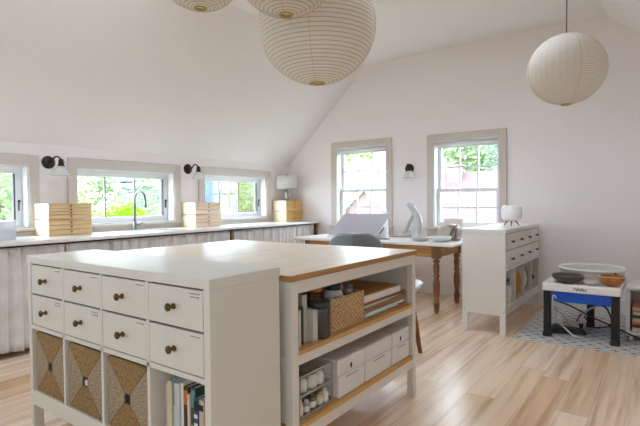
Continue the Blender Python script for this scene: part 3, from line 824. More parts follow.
# ------------------------------------------------------------------ paper lanterns
def lantern(label, c, r, ribs, sq=.97, wire=.0026):
    t = thing('paper_lantern', label, 'pendant lamp', (c[0], c[1], c[2]), 0, 'round paper lanterns hung from the ceiling')
    n = ribs*3; prof = []
    a0 = math.asin(.13)
    for k in range(n+1):
        a = -pi/2 + a0 + (pi-2*a0)*k/n
        sc = 1 - .006*abs(cos(pi*k/3)) if k % 3 else 1-.009
        prof.append((r*cos(a)*sc, r*sq*sin(a)))
    m = MB().lathe(prof, (0, 0, 0), 72)
    bmesh.ops.delete(m.bm, geom=[f for f in m.bm.faces if len(f.verts) > 4], context='FACES')
    m.build('paper_shade', M_paper, t)
    pts = []
    for k in range(ribs*36+1):
        a = -pi/2 + a0 + (pi-2*a0)*k/(ribs*36); q = 2*pi*k/36
        pts.append((r*.996*cos(a)*cos(q), r*.996*cos(a)*sin(q), r*sq*sin(a)*.998))
    MB().tube(pts, wire, 4).build('wire_spiral', M_rib, t)
    for k in range(4):
        q = 2*pi*k/4+.5
        MB().tube([(r*1.002*cos(a)*cos(q), r*1.002*cos(a)*sin(q), r*sq*1.002*sin(a)) for a in [-pi/2+a0+(pi-2*a0)*j/24 for j in range(25)]], .0012, 4).build('seam_thread', M_rib, t)
    rr = r*.13
    for s in (-1, 1):
        z = s*r*sq*cos(a0)
        m = MB().lathe([(rr*.8, z-.006), (rr*1.05, z-.006), (rr*1.05, z+.006), (rr*.8, z+.006), (rr*.8, z-.006)], (0, 0, 0), 32)
        bmesh.ops.delete(m.bm, geom=[f for f in m.bm.faces if len(f.verts) > 4], context='FACES')
        m.build('bamboo_ring', mat('bamboo', (190, 164, 96), .5), t)
    zt = ZC - c[2]
    MB().tube([(0, 0, r*.2), (.004, 0, (r+zt)/2), (0, 0, zt)], .004, 8).build('cord', mat('cord_grey', (92, 88, 84), .6), t)
    MB().lathe([(.02, r*.08), (.022, r*.1), (.022, r*.22), (.012, r*.26)], (0, 0, 0), 16).build('lamp_holder', M_box, t)
    MB().lathe([(.055, zt-.025), (.055, zt-.004), (.05, zt)], (0, 0, 0), 28).build('ceiling_rose', M_box, t)
    return t
lantern('largest white paper lantern, hanging whole above the island worktops', (-1.805, 2.472, 2.325), .375, 42)
lantern('paper lantern whose underside overlaps the largest one', (-1.535, 1.84, 2.395), .265, 34)
lantern('paper lantern farthest from the gable, showing only its underside', (-2.15, 1.815, 2.565), .26, 34)
lantern('single paper lantern on a dark cord near the grey wall, above the cabinet', (-.548, 3.65, 2.092), .25, 50, .95, .0013)

# ------------------------------------------------------------------ desk under the tall windows
DX0, DX1, DY0, DY1 = -3.85, -1.75, 4.72, 5.47
t = thing('farmhouse_desk', 'wooden desk with turned legs and a white top under the tall windows', 'desk', ((DX0+DX1)/2, (DY0+DY1)/2, 0))
hx, hy = (DX1-DX0)/2, (DY1-DY0)/2
box((-hx, -hy, .722), (hx, hy, .75)).build('desktop', M_desktop, t, bevel=.004)
box((-hx+.002, -hy+.002, .716), (hx-.002, hy-.002, .722)).build('top_underside', M_desk, t)
lx0, lx1, ly = -hx+.16, hx-.165, hy-.03
for b in (-1, 1):
    box((lx0+.08, b*ly, .60), (lx1-.08, b*(ly-.022), .716)).build('apron', M_desk, t)
for a in (lx0+.012, lx1-.034):
    box((a, -ly+.08, .60), (a+.022, ly-.08, .716)).build('apron', M_desk, t)
for a in (lx0+.04, lx1-.04):
    for b in (-ly+.04, ly-.04):
        lg = box((a-.041, b-.041, .585), (a+.041, b+.041, .716)).build('leg', M_leg, t, bevel=.003)
        MB().lathe([(.014, 0), (.026, .02), (.03, .05), (.034, .10), (.037, .115), (.024, .122), (.020, .130), (.034, .142), (.021, .152), (.028, .175), (.036, .25), (.035, .33), (.022, .385), (.036, .395), (.036, .41), (.022, .418), (.03, .435), (.035, .50), (.024, .54), (.039, .55), (.039, .564), (.024, .573), (.034, .586)],
                   (a, b, 0), 24).build('turned_post', M_leg, lg)
ZD = .7505
# tilted drawing board
t = thing('drawing_board', 'tilted lilac-grey drawing board on the desk before the first tall window', 'drawing board', (-3.15, 5.15, ZD))
bl = mat('board_lilac', (178, 172, 180), .45)
pb = [(-.02-.0, .03), (.235, .285), (.245, .275), (-.01, .02)]
MB().prism([(-.18, .012), (.215, .29), (.223, .279), (-.172, .001)], 'x', -.345, .345).build('board', bl, t, bevel=.002)
box((-.345, -.19, 0.0), (.345, -.165, .022)).build('ledge', M_box, t, bevel=.002)
for s in (-1, 1):
    MB().prism([(-.15, 0), (.20, 0), (.20, .262), (.18, .248), (-.15, .016)], 'x', s*.33, s*.318).build('side_support', M_box, t)
o = MB().tube([(0, 0, 0), (.05, .02, .075)], .008, 8).build('marker_pen', M_black, None, loc=(-2.785, 5.12, ZD+.05))
t = thing('pen_holder', 'small white wedge pen holder beside the drawing board', 'pen holder', (-2.765, 5.13, ZD))
MB().prism([(-.04, 0), (.05, 0), (.05, .15), (.03, .15), (-.04, .035)], 'y', -.03, .03).build('holder_body', M_box, t, bevel=.003)
box((-.05, -.035, 0), (.06, .035, .004)).build('base', M_box, t)
tag(o, 'black marker leaning in the white wedge holder', 'pen'); o.location = (-2.80, 5.085, ZD+.055)
# flat dark notebook, ruler etc
slab('notebook', 'thin dark notebook lying flat on the desk near the drawing board', 'notebook', (-2.70, 4.93, ZD), .19, .10, .012, (86, 88, 94), .1, (220, 216, 210))
slab('picture_frame', 'thin wooden tray lying on the desk behind the notebook', 'tray', (-2.62, 5.36, ZD), .34, .09, .012, (180, 150, 116), 0, None).name = 'wooden_tray'
# sculpture: twisted bottle form
t = thing('ceramic_sculpture', 'tall twisted white and grey ceramic sculpture on the desk', 'sculpture', (-2.37, 5.15, ZD))
sp = [(.02, 0, .0), (.02, 0, .03), (.03, 0, .12), (.038, 0, .2), (.024, 0, .28), (-.012, 0, .345), (-.035, 0, .385), (-.052, 0, .40)]
sr = [.056, .066, .07, .06, .047, .038, .038, .03]
def interp(P, n):
    out = []
    for i in range(n+1):
        f = i/n*(len(P)-1); k = min(int(f), len(P)-2); q = f-k
        a = P[max(k-1, 0)]; b = P[k]; c = P[k+1]; d = P[min(k+2, len(P)-1)]
        def cr(a, b, c, d): return .5*(2*b+(c-a)*q+(2*a-5*b+4*c-d)*q*q+(3*b-a-3*c+d)*q**3)
        out.append(tuple(cr(*w) for w in zip(a, b, c, d)) if isinstance(b, tuple) else cr(a, b, c, d))
    return out
cer = mat('grey_ceramic', (202, 198, 196), .45, var=.14, vscale=12)
MB().tube(interp(sp, 28), interp(sr, 28), 24).build('body', cer, t)
MB().tube(interp([(.0, -.025, .29), (-.05, -.03, .20), (-.09, -.03, .12), (-.125, -.025, .075), (-.09, -.02, .05), (-.02, -.01, .07)], 24), interp([.022, .024, .026, .022, .036, .044], 24), 16).build('wing', mat('grey_ceramic_dark', (182, 178, 174), .5, var=.2, vscale=16), t)
MB().tube([(-.052, 0, .392), (-.075, 0, .405), (-.088, 0, .385)], [.034, .03, .018], 14).build('spout', cer, t)
# plates, bowls, vessel, card
def dish(name, label, cat, loc, r, h, rgb, foot=.5, thick=.006, group=None, var=0, rgb2=None, seg=40, sx=1, sy=1):
    t = thing(name, label, cat, loc, 0, group)
    prof = [(r*foot*.96, 0), (r*foot, .002), (r*foot, h*.1)]
    for k in range(1, 9):
        a = k/8; prof.append((r*(foot+(1-foot)*sin(a*pi/2)), h*(.1+.9*(1-cos(a*pi/2)))))
    prof2 = [(r-thick, h*1.0)] + [(max(r*(foot+(1-foot)*sin(a*pi/2))-thick, .001), h*(.1+.9*(1-cos(a*pi/2)))+thick*.8) for a in (.85, .7, .5, .3, .1)] + [(.0001, h*.1+thick)]
    MB().lathe(prof+prof2, (0, 0, 0), seg, 'z', sx, sy).build('bowl_body', mat(name+'_%02x%02x%02x' % rgb, rgb, .3, var=var, vscale=14), t)
    if rgb2:
        m = MB().lathe([(r*1.004, h*.93), (r*1.006, h*1.005), (r-thick*1.1, h*1.012)], (0, 0, 0), seg, 'z', sx, sy)
        bmesh.ops.delete(m.bm, geom=[f for f in m.bm.faces if len(f.verts) > 4], context='FACES')
        m.build('rim', mat('rim_%02x%02x%02x' % rgb2, rgb2, .35), t)
    return t
dish('shallow_dish', 'shallow grey dish next to the ceramic sculpture', 'dish', (-2.205, 4.955, ZD), .10, .032, (186, 178, 172), .55)
dish('mint_bowl', 'wide pale mint bowl with dark marks near the desk corner', 'bowl', (-1.975, 4.98, ZD), .112, .056, (216, 225, 219), .42, rgb2=(226, 234, 229))
o = kids([c for c in COL.objects if c.name == 'mint_bowl'][0])[0]
for q in (-2.2, -1.75, -1.3): 
    box((-.012, -.003, -.004), (.012, .003, .004)).build('glaze_mark', mat('glaze_dark', (58, 74, 66), .4), o, loc=((.083)*cos(q), .083*sin(q), .021)).rotation_euler = (.9, 0, q+pi/2)
dish('small_plate', 'flat pale plate at the back of the desk behind the grey dish', 'plate', (-2.22, 5.33, ZD), .09, .016, (216, 210, 204), .6)
t = thing('ceramic_vessel', 'rounded beige lidded vessel with a dark looped handle on the desk', 'vessel', (-1.985, 5.22, ZD))
be = mat('beige_ceramic', (196, 182, 168), .5, var=.1, vscale=20)
MB().prism([(x_, z_) for x_, z_ in [(-.115, 0), (.05, 0), (.06, .06), (.055, .13), (.02, .165), (-.04, .172), (-.09, .15), (-.118, .09)]], 'y', -.07, .07).build('body', be, t, bevel=.03)
MB().prism([(.03, 0), (.118, 0), (.13, .05), (.125, .13), (.095, .178), (.02, .185), (-.03, .175), (.055, .14)], 'y', -.055, .085).build('rear_shell', mat('beige_ceramic_dark', (170, 152, 136), .5, var=.15, vscale=20), t, bevel=.02)
MB().tube(interp([(.075, -.08, .02), (.06, -.095, .07), (.085, -.09, .12), (.115, -.08, .165), (.135, -.07, .18)], 16), .007, 8).build('handle', mat('vessel_dark', (70, 56, 48), .5), t)
MB().tube(interp([(.105, -.085, .02), (.12, -.095, .08), (.105, -.09, .13)], 10), .006, 8).build('loop', mat('vessel_dark', (70, 56, 48), .5), t)
t = thing('art_panel', 'blank cream art panel leaning behind the beige vessel', 'panel', (-2.035, 5.42, ZD))
MB().prism([(0, .002), (.07, .235), (.085, .231), (.014, -.0)], 'x', -.105, .125).build('panel', mat('cream_panel', (216, 208, 196), .7), t)
MB().prism([(-.003, .002), (.067, .235), (.07, .234), (0, .001)], 'x', -.102, .122).build('face_sheet', mat('cream_sheet', (224, 218, 208), .8), t)

# ------------------------------------------------------------------ chairs
t = thing('shell_chair', 'grey moulded armchair drawn up to the desk', 'chair', (-2.725, 4.40, 0), .5)
gm = mat('chair_grey', (116, 119, 121), .45)
def shell(u, v):
    # u: 0..1 around from arm over the back to arm, v: 0..1 from seat up to rim
    a = pi + pi*u + 0.0        # -x, through -y, to +x
    w = abs(cos(a))
    rim = .868 - .22*abs(cos(a))**6
    z = .43 + (rim-.43)*v
    r = .19 + .105*v**.6
    flare = .03*sin(-a)*v if False else 0
    y = r*1.0*sin(a) + (.20*w if w > .0 else 0)*(.35+.4*v)
    return (r*1.04*cos(a), y, z)
MB().grid(shell, 36, 14).build('shell_back', gm, t, solid=.012)
def seatf(u, v):
    a = 2*pi*u; r = .21*v
    return (r*cos(a)*1.0, .02+r*sin(a)*1.05, .425+.02*v**3)
MB().grid(seatf, 36, 8).build('seat', gm, t, solid=.014)
for sx in (-1, 1):
    for sy in (-1, 1):
        MB().tube([(sx*.14, sy*.13, .42), (sx*.22, sy*.21, .0)], [.014, .010], 12).build('leg', M_chairwood, t)
MB().tube([(-.16, -.15, .25), (.16, .15, .25)], .006, 8).build('brace', M_black, t)
t = thing('bucket_stool', 'white bucket-seat stool with splayed brown wooden legs behind the island end', 'stool', (-1.745, 3.315, 0))
wm = mat('white_shell', (236, 234, 230), .35)
def bucket(u, v):
    a = 2*pi*u; r = .235*v
    z = .44 + .13*v**3.2 - .055*v**4*max(0, cos(a+pi*.5))
    return (r*cos(a)*1.12, r*sin(a), z)
MB().grid(bucket, 40, 10).build('seat', wm, t, solid=.014)
for i, (sx, sy) in enumerate(((1, -1), (1, 1), (-1, 1), (-1, -1))):
    MB().tube([(sx*.13, sy*.10, .452), (sx*.165, sy*.128, .22), (sx*.195, sy*.15, 0)], [.026, .024, .016], 14).build('leg', M_chairwood, t)
for sx in (-1, 1): MB().tube([(sx*.158, -.12, .27), (sx*.158, .12, .27)], .009, 10).build('stretcher', M_chairwood, t)

# ------------------------------------------------------------------ contents of the far cabinet (front faces +x)
FX = -1.12
def cub(k): 
    a, b = cols[k]; return 4.995+a, 4.995+b
ZB = .2525
a, b = cub(0)
book('red spine book standing in the first cubby of the far cabinet', (FX-.008, a+.006, ZB), .026, .19, .165, (190, 62, 40), 0, None, None, 'book', pi/2)
jar('white jar with a coral lid under the black rolling pin', (FX-.055, a+.085, ZB), .034, .182, (206, 96, 70), (226, 222, 214), .95)
jar('white jar with a teal lid under the black rolling pin', (FX-.055, a+.235, ZB), .034, .182, (112, 150, 150), (222, 222, 216), .95)
t = thing('rolling_pin', 'black rolling pin lying across two jars in the far cabinet', 'rolling pin', (FX-.055, a+.165, ZB+.182+.0205))
MB().lathe([(.02, -.085), (.02, .085)], (0, 0, 0), 24, 'y').build('roller', M_black, t, bevel=.003)
for q in (-1, 1): MB().lathe([(.008, .0), (.011, .02), (.010, .042), (.005, .048)], (0, 0, 0), 16, 'y').xf(Matrix.Translation((0, q*.085, 0)) @ Matrix.Scale(q, 4, (0, 1, 0))).build('handle', M_black, t)
def standing_plate(name, label, cat, loc, r, rgb, tilt, rim=None, m0=None):
    """round plate standing on its edge, its face towards +x and leaning back"""
    t = thing(name, label, cat, (loc[0], loc[1], loc[2]+.001)); t.rotation_euler = (0, tilt, 0)
    MB().lathe([(.0001, .010), (r*.66, .010), (r*.97, .0), (r, .003), (r, .008), (r*.96, .008), (r*.68, .017), (.0001, .017)], (0, 0, r), 48, 'x').xf(Matrix.Scale(-1, 4, (1, 0, 0))).build('plate_body', m0 or mat('sp_%02x%02x%02x' % rgb, rgb, .4, var=.06), t)
    if rim:
        m = MB().lathe([(r*1.003, .008), (r*1.004, -.001), (r*.90, -.0008)], (0, 0, r), 48, 'x')
        bmesh.ops.delete(m.bm, geom=[f for f in m.bm.faces if len(f.verts) > 4], context='FACES')
        m.xf(Matrix.Scale(-1, 4, (1, 0, 0))).build('rim', mat('sr_%02x%02x%02x' % rim, rim, .4), t)
    return t
a, b = cub(1)
wt = wood('tray_wood', (186, 124, 48), (216, 158, 76), 'z')
standing_plate('wooden_tray', 'round honey-wood tray standing in the second cubby of the far cabinet', 'tray', (FX-.078, (a+b)/2+.012, ZB), .144, (214, 170, 96), -.10, None, wt).rotation_euler = (0, -.10, -.5)
standing_plate('wooden_tray', 'darker round wood tray standing behind the honey-wood one', 'tray', (FX-.118, (a+b)/2+.012, ZB), .146, (190, 140, 80), -.10, None, wood('tray_wood_dark', (150, 100, 50), (186, 136, 76), 'z')).rotation_euler = (0, -.10, -.5)
a, b = cub(2)
standing_plate('dinner_plate', 'pale plate with a green rim standing in the third cubby of the far cabinet', 'plate', (FX-.078, (a+b)/2+.005, ZB), .140, (218, 218, 206), -.10, (70, 108, 86)).rotation_euler = (0, -.10, -.45)
standing_plate('dinner_plate', 'pale plain plate standing behind the green-rimmed one', 'plate', (FX-.125, (a+b)/2-.005, ZB), .142, (226, 222, 216), -.10).rotation_euler = (0, -.10, -.45)
a, b = cub(3)
t = thing('planter', 'cream pot with a dark rounded top in the end cubby by the grey wall', 'pot', (FX-.072, a+.135, ZB))
MB().lathe([(.05, 0), (.062, .01), (.066, .09), (.06, .095)], (0, 0, 0), 28).build('pot_body', mat('pot_cream', (196, 188, 164), .6), t)
m = MB(); bmesh.ops.create_icosphere(m.bm, subdivisions=4, radius=.064)
for v in m.bm.verts:
    k = 1 + .1*sin(v.co.x*120)*sin(v.co.y*110)*sin(v.co.z*130); v.co = Vector((v.co.x*k, v.co.y*k, v.co.z*k*.75+.112))
for f in m.bm.faces: f.smooth = True
m.build('dark_top', mat('dark_moss', (74, 62, 50), .9, var=.3, vscale=40), t)
# small lantern lamp on the far cabinet
t = thing('tripod_lamp', 'small white rounded lantern lamp on three splayed wooden feet', 'lamp', (-1.235, 4.965, .9405))
MB().lathe([(.0001, .052), (.07, .054), (.086, .064), (.096, .09), (.098, .13), (.096, .17), (.088, .196), (.072, .206), (.0001, .208)], (0, 0, 0), 40).build('lamp_shade', mat('lamp_white', (244, 242, 240), .5), t)
for k in range(3):
    q = 2*pi*k/3 + .75
    MB().tube([(.028*cos(q), .028*sin(q), .056), (.05*cos(q), .05*sin(q), .045), (.082*cos(q), .082*sin(q), 0.004)], [.007, .007, .0045], 10).build('foot', mat('foot_wood', (128, 92, 62), .5), t)

# ------------------------------------------------------------------ pottery corner
o = box((-1.06, 4.295, .0005), (.72, 5.775, .004)).build('floor_mat', M_tile); tag(o, 'grey and white patterned vinyl mat under the pottery wheel', 'mat')
ZM = .0045
WX0, WX1, WY0, WY1 = -.862, -.274, 4.485, 5.24
t = thing('pottery_wheel', 'white-topped pottery wheel table with blue body and black ribbed legs', 'pottery wheel', ((WX0+WX1)/2, (WY0+WY1)/2, ZM))
hx, hy = (WX1-WX0)/2, (WY1-WY0)/2; cxw, cyw = (WX0+WX1)/2, (WY0+WY1)/2
box((-hx, -hy, .402), (hx, hy, .472)).build('table_top', mat('wheel_white', (242, 240, 237), .45), t, bevel=.012)
box((-hx+.03, -hy+.02, .312), (hx-.03, hy-.05, .402)).build('motor_body', M_blue, t, bevel=.008)
def wleg(x, y):
    m = MB()
    pr = []
    for k in range(24):
        q = 2*pi*k/24; rr = .031 if k % 2 else .027
        c_, s_ = cos(q), sin(q); kk = 1/max(abs(c_), abs(s_)); kk = min(kk, 1.18)
        pr.append((x+rr*c_*kk, y+rr*s_*kk))
    m.prism(pr, 'z', .03, .402)
    l = m.build('leg', M_black, t)
    box((x-.034, y-.034, 0), (x+.034, y+.034, .04)).build('foot_cap', M_black, l, bevel=.005)
wleg(-hx+.04, -hy+.034); wleg(hx-.04, -hy+.034); wleg(.02, hy-.19)
fc = bpy.data.curves.new('logo', 'FONT'); fc.body = 'Nidec'; fc.size = .042; fc.align_x = 'CENTER'; fc.extrude = .0006; fc.offset = .0006; fc.shear = .25
fo = bpy.data.objects.new('logo_tmp', fc); COL.objects.link(fo)
bpy.context.view_layer.update()
me = bpy.data.meshes.new_from_object(fo.evaluated_get(bpy.context.evaluated_depsgraph_get()))
bpy.data.objects.remove(fo)
lo = bpy.data.objects.new('logo_lettering', me); COL.objects.link(lo); me.materials.clear(); me.materials.append(M_black)
lo.parent = t; lo.location = (-.0, -hy-.0006, .424); lo.rotation_euler = (pi/2, 0, 0)
# splash pan
ZW = ZM+.4725
t = thing('splash_basin', 'wide round white basin on the pottery wheel, behind the small bowls', 'basin', (-.53, 4.955, ZW))
R = .262
MB().lathe([(R*.93, 0), (R*.95, .004), (R*.985, .092), (R*.955, .092), (R*.925, .012), (.0001, .010)], (0, 0, 0), 64).build('basin_body', mat('basin_shaded_white', (206, 202, 194), .45), t)  # greyer than the rim, so the basin's shade sits in its colour
MB().tube([(R*cos(2*pi*k/64), R*sin(2*pi*k/64), .097) for k in range(65)], .0105, 10, False).build('rolled_rim', mat('basin_rim_lit', (242, 240, 234), .4), t)  # rim painted brighter than the body to show the light it catches
MB().lathe([(.017, -.004), (.02, 0), (.02, .010), (.012, .014)], (R*.985*cos(-.72), R*.985*sin(-.72), .045), 20, 'y', 1, 2.0).xf(Matrix.Identity(4)).build('drain_plug', M_black, t)
dish('clay_bowl', 'dark brown wide bowl at the edge of the pottery wheel', 'bowl', (-.672, 4.588, ZW), .127, .07, (78, 70, 62), .4, var=.2, rgb2=(98, 92, 86))
dish('clay_dish', 'small off-white dish between the dark and amber bowls', 'dish', (-.494, 4.572, ZW), .066, .034, (206, 200, 190), .5, rgb2=(196, 182, 160))
dish('clay_bowl', 'glazed amber bowl on the pottery wheel beside the white dish', 'bowl', (-.345, 4.588, ZW), .096, .084, (168, 104, 44), .38, var=.35, rgb2=(206, 176, 132))
# pedal and cables
t = thing('foot_pedal', 'black foot pedal lying on the mat beneath the pottery wheel', 'pedal', (-.69, 4.72, ZM), .35)
MB().prism([(-.14, 0), (.14, 0), (.14, .02), (-.10, .055), (-.14, .045)], 'y', -.06, .06).build('pedal_base', mat('pedal_dark', (58, 56, 54), .55), t, bevel=.006)
MB().prism([(-.12, .058), (.13, .027), (.13, .034), (-.12, .065)], 'y', -.05, .05).build('treadle', mat('treadle_grey', (92, 88, 84), .6), t, bevel=.002)
def cable(name, label, pts, r, m, plug=None):
    P = interp(pts, len(pts)*10)
    if plug is None:
        o = MB().tube(P, r, 8).build(name, m); tag(o, label, 'cable'); return o
    t = thing(name, label, 'cable', P[0])
    q = [tuple(a-b for a, b in zip(p, P[0])) for p in P]
    MB().tube(q, r, 8).build('cable_cord', m, t)
    e = Vector(q[-1]); e2 = Vector(q[-3]); d = (e-e2).normalized()
    MB().tube([tuple(e), tuple(e+d*.05)], [.02, .014], 10).build('plug', M_black, t)
    return t
wc = mat('cable_white', (214, 210, 202), .5)
cable('pedal_cable', 'white cable looping over the foot pedal on the mat', [(-.80, 4.80, .20), (-.79, 4.76, .09), (-.76, 4.70, .085), (-.70, 4.60, .075), (-.62, 4.54, .03), (-.56, 4.56, .012)], .0075, wc)
cable('hose_cable', 'white hose arching under the pottery wheel with a black end', [(-.40, 4.98, .20), (-.46, 4.94, .235), (-.55, 4.86, .20), (-.595, 4.84, .13), (-.60, 4.84, .075)], .009, wc, True)
cable('motor_cable', 'black cable running slantwise beneath the blue motor body', [(-.77, 4.66, .292), (-.66, 4.62, .27), (-.50, 4.60, .20), (-.34, 4.64, .13), (-.18, 4.66, .06), (-.02, 4.66, .012), (.3, 4.62, .012)], .007, M_black)
cable('power_cable', 'short black cable with plug hanging near the back leg of the wheel', [(-.50, 5.0, .292), (-.45, 4.94, .25), (-.40, 4.90, .21), (-.36, 4.86, .12), (-.35, 4.86, .07)], .007, M_black, True)
cable('hook_cable', 'white hooked lead beside the front leg, under the blue body', [(-.750, 4.494, .345), (-.758, 4.494, .368), (-.774, 4.494, .366), (-.776, 4.495, .33), (-.776, 4.53, .27), (-.775, 4.66, .21), (-.76, 4.9, .12), (-.72, 5.02, .015)], .006, wc)
cable('floor_cable', 'thin dark cable lying behind the wheel on the mat', [(-.66, 5.0, .05), (-.62, 5.06, .11), (-.52, 5.0, .02), (-.40, 5.12, .02)], .006, M_black, True)

# cart at the edge
CX0, CX1, CY0, CY1 = -.254, .22, 4.70, 5.12
t = thing('utility_cart', 'low white open-fronted cart on casters beside the pottery wheel', 'cart', ((CX0+CX1)/2, (CY0+CY1)/2, ZM))
hx, hy = (CX1-CX0)/2, (CY1-CY0)/2; cm = mat('cart_white', (226, 224, 220), .4)
box((-hx, -hy, .43), (hx, hy, .465)).build('top', cm, t, bevel=.01)
box((-hx, -hy, .055), (hx, hy, .085)).build('bottom_shelf', cm, t, bevel=.01)
for s in (-1, 1): box((s*hx, -hy+.004, .085), (s*(hx-.03), hy-.004, .43)).build('side_panel', cm, t, bevel=.003)
box((-hx+.03, hy-.016, .085), (hx-.03, hy-.004, .43)).build('back_panel', cm, t)
for sx in (-1, 1):
    for sy in (-1, 1):
        w = MB().lathe([(.024, -.009), (.026, -.006), (.026, .006), (.024, .009)], (sx*(hx-.04), sy*(hy-.04), .0265), 20, 'x').build('caster', cm, t)
        box((sx*(hx-.04)-.013, sy*(hy-.04)-.018, .03), (sx*(hx-.04)+.013, sy*(hy-.04)+.018, .055)).build('fork', cm, w)
G = 'folded cloths and books on the cart shelf'
z = ZM+.0855
for nm, lab, rgb, h, cat in (('book', 'thin white book lowest on the cart shelf', (224, 216, 206), .03, 'book'), ('book', 'dark brown book low in the cart stack', (84, 58, 44), .022, 'book'),
      ('book', 'rust orange book in the cart stack', (198, 110, 66), .022, 'book'), ('book', 'peach book under the dark green one on the cart', (222, 182, 150), .034, 'book'),
      ('book', 'dark green book in the middle of the cart stack', (44, 70, 60), .026, 'book'), ('book', 'pale sand book above the dark green one on the cart', (214, 196, 164), .024, 'book'),
      ('book', 'sage green thin book near the top of the cart stack', (126, 144, 118), .012, 'book'), ('book', 'coral pink book topping the cart stack', (222, 158, 136), .026, 'book')):
    slab(nm, lab, cat, (-.017, 4.885, z), .385, .29, h, rgb, random.uniform(-.03, .03), tuple(min(255, int(c*.9+26)) for c in rgb), G); z += h+.0005

# ------------------------------------------------------------------ outside
o = box((-60, -40, -3.3), (60, 70, -3.0)).build('ground_outside', mat('ground_green', (96, 112, 74), .95, var=.2, vscale=.4)); structure(o)
def leaf_mat(name, rgb): return translucent(name, rgb, .4, (.8, .9))
def tree(name, label, c, trunk_r, R, h, n, rgb, leaf, seed):
    """tree standing on the ground outside: trunk with forks and a leafy crown of clumped leaves"""
    r = random.Random(seed)
    t = thing(name, label, 'tree', (c[0], c[1], -3.0), 0, 'garden trees outside the windows')
    zc = c[2]+3.0
    m = MB(); m.tube([(0, 0, 0), (.1, .05, zc*.5), (0, .1, zc)], [trunk_r, trunk_r*.75, trunk_r*.4], 10)
    m.build('trunk', M_bark, t)
    m = MB(); bm = m.bm
    clumps = []
    while len(clumps) < 40:
        q = Vector((r.uniform(-1, 1), r.uniform(-1, 1), r.uniform(-1, 1)))
        if .25 < q.length < .85: clumps.append((q, r.uniform(.12, .24)))
    for i in range(n):
        cc, k = r.choice(clumps)
        q = cc + Vector((r.gauss(0, 1), r.gauss(0, 1), r.gauss(0, .9)))*k
        if q.length > 1: q *= 1/q.length*r.uniform(.93, 1)
        p = Vector((q.x*R, q.y*R, zc+q.z*h))
        a = Euler((r.uniform(-.9, .9), r.uniform(-.9, .9), r.uniform(0, 6.28))).to_matrix()
        L = leaf*r.uniform(.7, 1.3)
        vs = [bm.verts.new(p + a @ Vector(q)) for q in ((0, -L, 0), (L*.5, 0, .08*L), (0, L, 0), (-L*.5, 0, .08*L))]
        bm.faces.new(vs)
    me = bpy.data.meshes.new('crown'); bm.to_mesh(me); bm.free(); me.materials.append(leaf_mat(label, rgb))
    o = bpy.data.objects.new('crown', me); COL.objects.link(o); o.parent = t
    return t
SPRING, LEAF, DEEP = (184, 196, 140), (166, 184, 138), (152, 168, 144)
tree('garden_tree', 'yellow-green bushy tree seen through the faucet window', (-11.2, 6.85, .55), .12, .85, .75, 3200, (122, 156, 22), .055, 1)
tree('garden_tree', 'pale green tree filling the near part of the faucet window', (-13.6, 6.1, 1.4), .14, 1.5, 1.7, 3400, SPRING, .08, 2)
tree('garden_tree', 'soft green tree at the far edge of the faucet window', (-13.6, 9.6, 1.2), .14, 1.45, 1.9, 3400, LEAF, .08, 3)
tree('garden_tree', 'light green tree seen through the first window beside the tub', (-9.6, 3.4, 1.3), .14, .95, 1.6, 3600, LEAF, .06, 4)
tree('garden_tree', 'olive green tree seen through the corner window', (-14.2, 14.6, .9), .16, 1.6, 1.9, 4200, (132, 138, 82), .08, 5)
tree('garden_tree', 'mint green tree at the edge of the corner window', (-13.6, 11.9, .2), .16, .8, 1.15, 2600, SPRING, .07, 6)
tree('garden_tree', 'tall broad tree rising beyond the pale house', (-33, 17, 2.0), .3, 5.0, 3.4, 5000, LEAF, .22, 7)
tree('garden_tree', 'low wide bushy tree far behind the faucet window', (-22, 11.0, -.6), .3, 2.6, 1.7, 4500, LEAF, .14, 12)
tree('garden_tree', 'yellow-green tree above the white gables, first tall window', (-18.7, 31.5, 4.9), .25, 3.2, 2.2, 4200, SPRING, .18, 8)
tree('garden_tree', 'low bright bush beside the pink gable, first tall window', (-9.3, 12.9, 1.35), .1, .62, .75, 2000, (120, 144, 50), .05, 9)
tree('garden_tree', 'tall green tree behind the chimney, second tall window', (-8.0, 22.5, 3.9), .25, 2.3, 2.3, 4200, LEAF, .14, 10)
tree('garden_tree', 'blue-green tree at the wall side of the second tall window', (-4.7, 20.5, 3.3), .2, 1.5, 1.9, 3800, DEEP, .11, 11)
